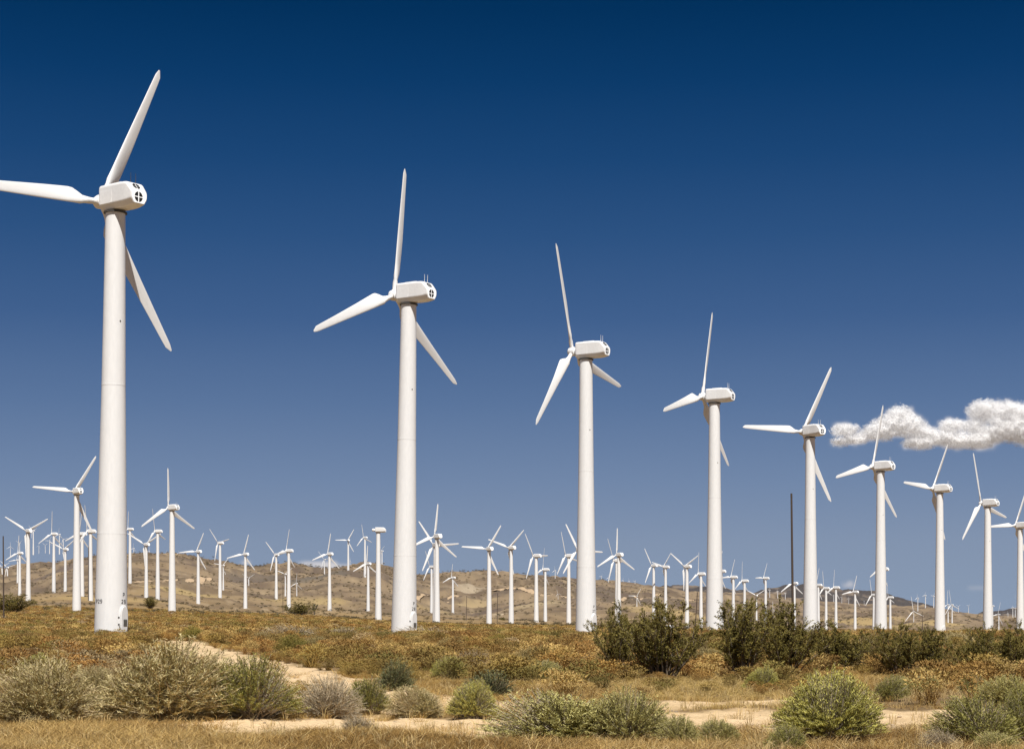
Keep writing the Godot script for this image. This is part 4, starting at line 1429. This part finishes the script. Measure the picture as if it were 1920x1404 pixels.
func cloud() -> void:
	# a heap of rounded billows, as deep as it is high, about six kilometres away
	var dist := 6000.0
	var step := 2.0
	var x0 := 1540.0
	var y0 := 728.0
	var nx := 292
	var ny := 66
	var nz := 56
	var field := PackedFloat32Array()
	field.resize(nx * ny * nz)
	for p in PUFFS:
		var rx: float = p[2] * 1.25
		var ry: float = p[3] * 1.35
		var rz := minf(rx * 0.9, 52.0)
		for k in range(maxi(0, int((56.0 - rz) / step)), mini(nz, int((56.0 + rz) / step) + 1)):
			for j in range(maxi(0, int((p[1] - ry - y0) / step)), mini(ny, int((p[1] + ry - y0) / step) + 1)):
				for i in range(maxi(0, int((p[0] - rx - x0) / step)), mini(nx, int((p[0] + rx - x0) / step) + 1)):
					var dx: float = (x0 + i * step - p[0]) / rx
					var dy: float = (y0 + j * step - p[1]) / ry
					var dz := (k * step - 56.0) / rz
					var q := dx * dx + dy * dy + dz * dz
					if q < 1.0:
						field[(k * ny + j) * nx + i] += (1.0 - q) * (1.0 - q)
	var n1 := FastNoiseLite.new()
	n1.seed = 77
	n1.frequency = 0.034
	n1.fractal_octaves = 4
	n1.fractal_gain = 0.42
	for k in nz:
		for j in ny:
			for i in nx:
				var at := (k * ny + j) * nx + i
				if field[at] > 0.004 and field[at] < 1.2:
					var x := i * step
					var y := j * step
					var z := k * step
					var bil := absf(n1.get_noise_3d(x, y * 1.2, z))
					field[at] += 0.20 - 1.05 * bil * (0.35 + 0.65 * minf(1.0, field[at] * 3.0)) + 0.14 * n1.get_noise_3d(x * 0.5, y * 0.5, z * 0.5)
				field[at] -= 0.26
	# a mist of small flakes fills the billows, thick inside and sparse at the rim
	var centre := pt(1740.0, 800.0, dist)
	var mist := Mesher.new()
	rng.seed = 5
	var px := dist / F
	for k in nz:
		for j in ny:
			for i in nx:
				var f := field[(k * ny + j) * nx + i]
				if f < -0.10 or (f < 0.0 and rng.randf() > 0.30 * (1.0 + f * 10.0)) or (f > 0.0 and rng.randf() < 0.4):
					continue
				var at := (k * ny + j) * nx + i
				var g := Vector3.ZERO
				if i > 1 and j > 1 and k > 1 and i < nx - 2 and j < ny - 2 and k < nz - 2:
					g = Vector3(field[at - 2] - field[at + 2], field[at + 2 * nx] - field[at - 2 * nx], field[at + 2 * nx * ny] - field[at - 2 * nx * ny])
				g = g.normalized() * 2.2
				for q in 3:
					var p := pt(x0 + (i + rnd(-0.7, 0.7)) * step, y0 + (j + rnd(-0.7, 0.7)) * step, dist) + Vector3(0, 0, (56.0 - (k + rnd(-0.7, 0.7)) * step) * px) - centre
					var n := (g + rvec()).normalized()
					var ta := n.cross(rvec()).normalized() * rnd(0.65, 1.1)
					var tb := n.cross(ta).normalized() * rnd(0.6, 1.0)
					mist.tri_n(p - ta - tb, p + ta - tb, p + tb * 1.2, n, n, n)
	var o := thing("cloud", "long white billowing cloud low in the blue sky above the right turbines", "cloud", centre)
	part("vapour", mist.mesh(), M.vapour, o).set_meta("kind", "stuff")

const EXPOSURE := 1.2

func _ready() -> void:
	# camera: level, with the lens shifted up as in the photograph
	var cam := Camera3D.new()
	cam.name = "camera"
	cam.near = 0.5
	cam.far = 20000.0
	cam.projection = Camera3D.PROJECTION_FRUSTUM
	cam.size = 1404.0 / F * cam.near
	cam.frustum_offset = Vector2(0.0, (HY - 702.0) / F * cam.near)
	cam.position = Vector3(0, EYE, 0)
	add_child(cam)
	cam.current = true
	var env := Environment.new()
	env.background_mode = Environment.BG_SKY
	var sky := Sky.new()
	var sm := PanoramaSkyMaterial.new()
	sm.panorama = make_sky()
	sm.energy_multiplier = 1.0 / EXPOSURE
	sky.sky_material = sm
	env.sky = sky
	env.tonemap_mode = Environment.TONE_MAPPER_LINEAR
	env.tonemap_exposure = EXPOSURE
	env.fog_enabled = true
	env.fog_density = 0.000006
	env.fog_light_color = Color(0.62, 0.78, 1.0)
	env.sdfgi_enabled = true
	env.ssao_enabled = true
	env.ssil_enabled = true
	var we := WorldEnvironment.new()
	we.name = "world_environment"
	we.environment = env
	add_child(we)
	var sun := DirectionalLight3D.new()
	sun.name = "sun"
	sun.light_color = Color(1.0, 0.985, 0.96)
	sun.light_energy = 1.6
	sun.light_angular_distance = 0.5
	sun.shadow_enabled = true
	sun.sky_mode = DirectionalLight3D.SKY_MODE_LIGHT_ONLY
	add_child(sun)
	var el := deg_to_rad(58.0)
	var az := deg_to_rad(170.0)   # bearing of the sun, from straight ahead towards the right
	sun.look_at_from_position(Vector3.ZERO, -Vector3(sin(az) * cos(el), sin(el), -cos(az) * cos(el)))
	rng.seed = 7
	n_hill.seed = 3
	n_hill.frequency = 1.0 / 260.0
	n_hill.fractal_octaves = 5
	n_fine.seed = 8
	n_fine.frequency = 1.0 / 26.0
	n_fine.fractal_octaves = 4
	n_patch.seed = 12
	n_patch.frequency = 1.0 / 170.0
	n_patch.fractal_octaves = 4
	n_tone.seed = 21
	n_tone.frequency = 1.0 / 90.0
	n_tone.fractal_octaves = 5
	make_materials()
	# ground
	var anchors := []
	for t in TURBINES:
		var d: float = F * 30.0 / (t[1] - t[2])
		if t.size() > 7:
			d = t[7]
		if d < 2050.0:
			anchors.append(Vector3(t[0], log(d), t[1] + (11.0 if t[1] - t[2] > 200.0 else 3.0)))
	solve_ground(anchors)
	for l in [[1.75, [[262, 1203], [330, 1206], [372, 1222], [420, 1237], [500, 1256], [565, 1270], [640, 1290], [720, 1306], [800, 1326]]], [2.3, [[395, 1364], [520, 1361], [640, 1360], [760, 1360], [860, 1364], [960, 1370], [1100, 1374], [1250, 1366], [1340, 1352], [1440, 1346], [1560, 1352], [1700, 1352], [1810, 1345]]], [1.5, [[560, 1305], [650, 1322], [760, 1336], [880, 1330], [960, 1322]]], [1.2, [[1180, 1330], [1300, 1322], [1420, 1318]]]]:
		var pts := PackedVector2Array()
		for p in l[1]:
			var w := on_ground(p[0], depth_at(p[0], p[1], 16.0, 400.0))
			pts.append(Vector2(w.x, w.z))
		sand_lines.append([pts, l[0]])
	for s in [[946, 1152, 13.0, Color(0.56, 0.44, 0.29)], [345, 1107, 28.0, Color(0.46, 0.33, 0.14)], [215, 1128, 34.0, Color(0.42, 0.29, 0.12)], [565, 1129, 34.0, Color(0.42, 0.30, 0.13)], [800, 1140, 30.0, Color(0.43, 0.31, 0.15)], [890, 1134, 22.0, Color(0.45, 0.33, 0.17)], [1010, 1138, 30.0, Color(0.45, 0.34, 0.19)], [1265, 1153, 45.0, Color(0.46, 0.325, 0.14)], [1600, 1170, 50.0, Color(0.44, 0.31, 0.13)], [1720, 1172, 45.0, Color(0.46, 0.33, 0.14)], [870, 1104, 26.0, Color(0.50, 0.40, 0.27)], [590, 1092, 36.0, Color(0.15, 0.125, 0.095)], [480, 1090, 40.0, Color(0.15, 0.115, 0.085)], [120, 1075, 40.0, Color(0.15, 0.11, 0.085)], [1150, 1122, 50.0, Color(0.15, 0.112, 0.08)]]:
		var w := on_ground(s[0], depth_at(s[0], s[1], 350.0, 2300.0))
		soil_spots.append([w.x, w.z, s[2], s[3]])
	fill_ground()
	mountains()
	cloud()
	strip("dirt_road", [[770, 1118], [880, 1118], [960, 1119], [1080, 1124], [1120, 1131], [1228, 1129], [1300, 1129], [1360, 1130], [1421, 1134], [1490, 1146], [1572, 1150], [1640, 1152], [1720, 1154]], 5.0, 0.5, 900.0, M.track)
	strip("dirt_road", [[610, 1080], [632, 1078], [660, 1079], [688, 1075], [720, 1076]], 7.0, 0.5, 1200.0, M.track)
	strip("dirt_road", [[255, 1091], [300, 1090], [335, 1092], [395, 1094]], 6.0, 0.5, 900.0, M.track)
	# turbines
	make_turbine_meshes()
	for t in TURBINES:
		make_turbine(t)
	pole(1488, 1190, 1484.5, 925, 146.0, 0.105, false, "tall bare dark wooden pole standing before the fifth tower")
	pole(6, 1122, 5, 1005, 300.0, 0.13, false, "dark wooden pole at the left edge among low turbines")
	pole(1303, 1182, 1308, 1110, 520.0, 0.16, false, "thin brown wooden pole between two turbines behind the creosote")
	pole(932, 1160, 933, 1112, 780.0, 0.16, false, "thin wooden pole at the tan cutting right of a level-bladed turbine")
	pole(874, 1154, 875, 1117, 860.0, 0.14, false, "thin pole on the tan slope left of a level-bladed turbine")
	pole(530, 1151, 530, 1098, 600.0, 0.10, false, "thin pole between the two turbines with touching blades")
	pole(1731, 1205, 1730, 1151, 480.0, 0.10, false, "thin post on the golden flat left of the seventh tower")
	pole(1705, 1195, 1705, 1158, 700.0, 0.09, false, "fainter thin post left of the one on the golden flat")
	pole(165, 1112, 165, 1025, 800.0, 0.18, false, "reddish pole just left of the nearest tower")
	joshua_tree()
	parked_van()
	# plants
	make_bush_meshes()
	place_bushes()
	scatter()
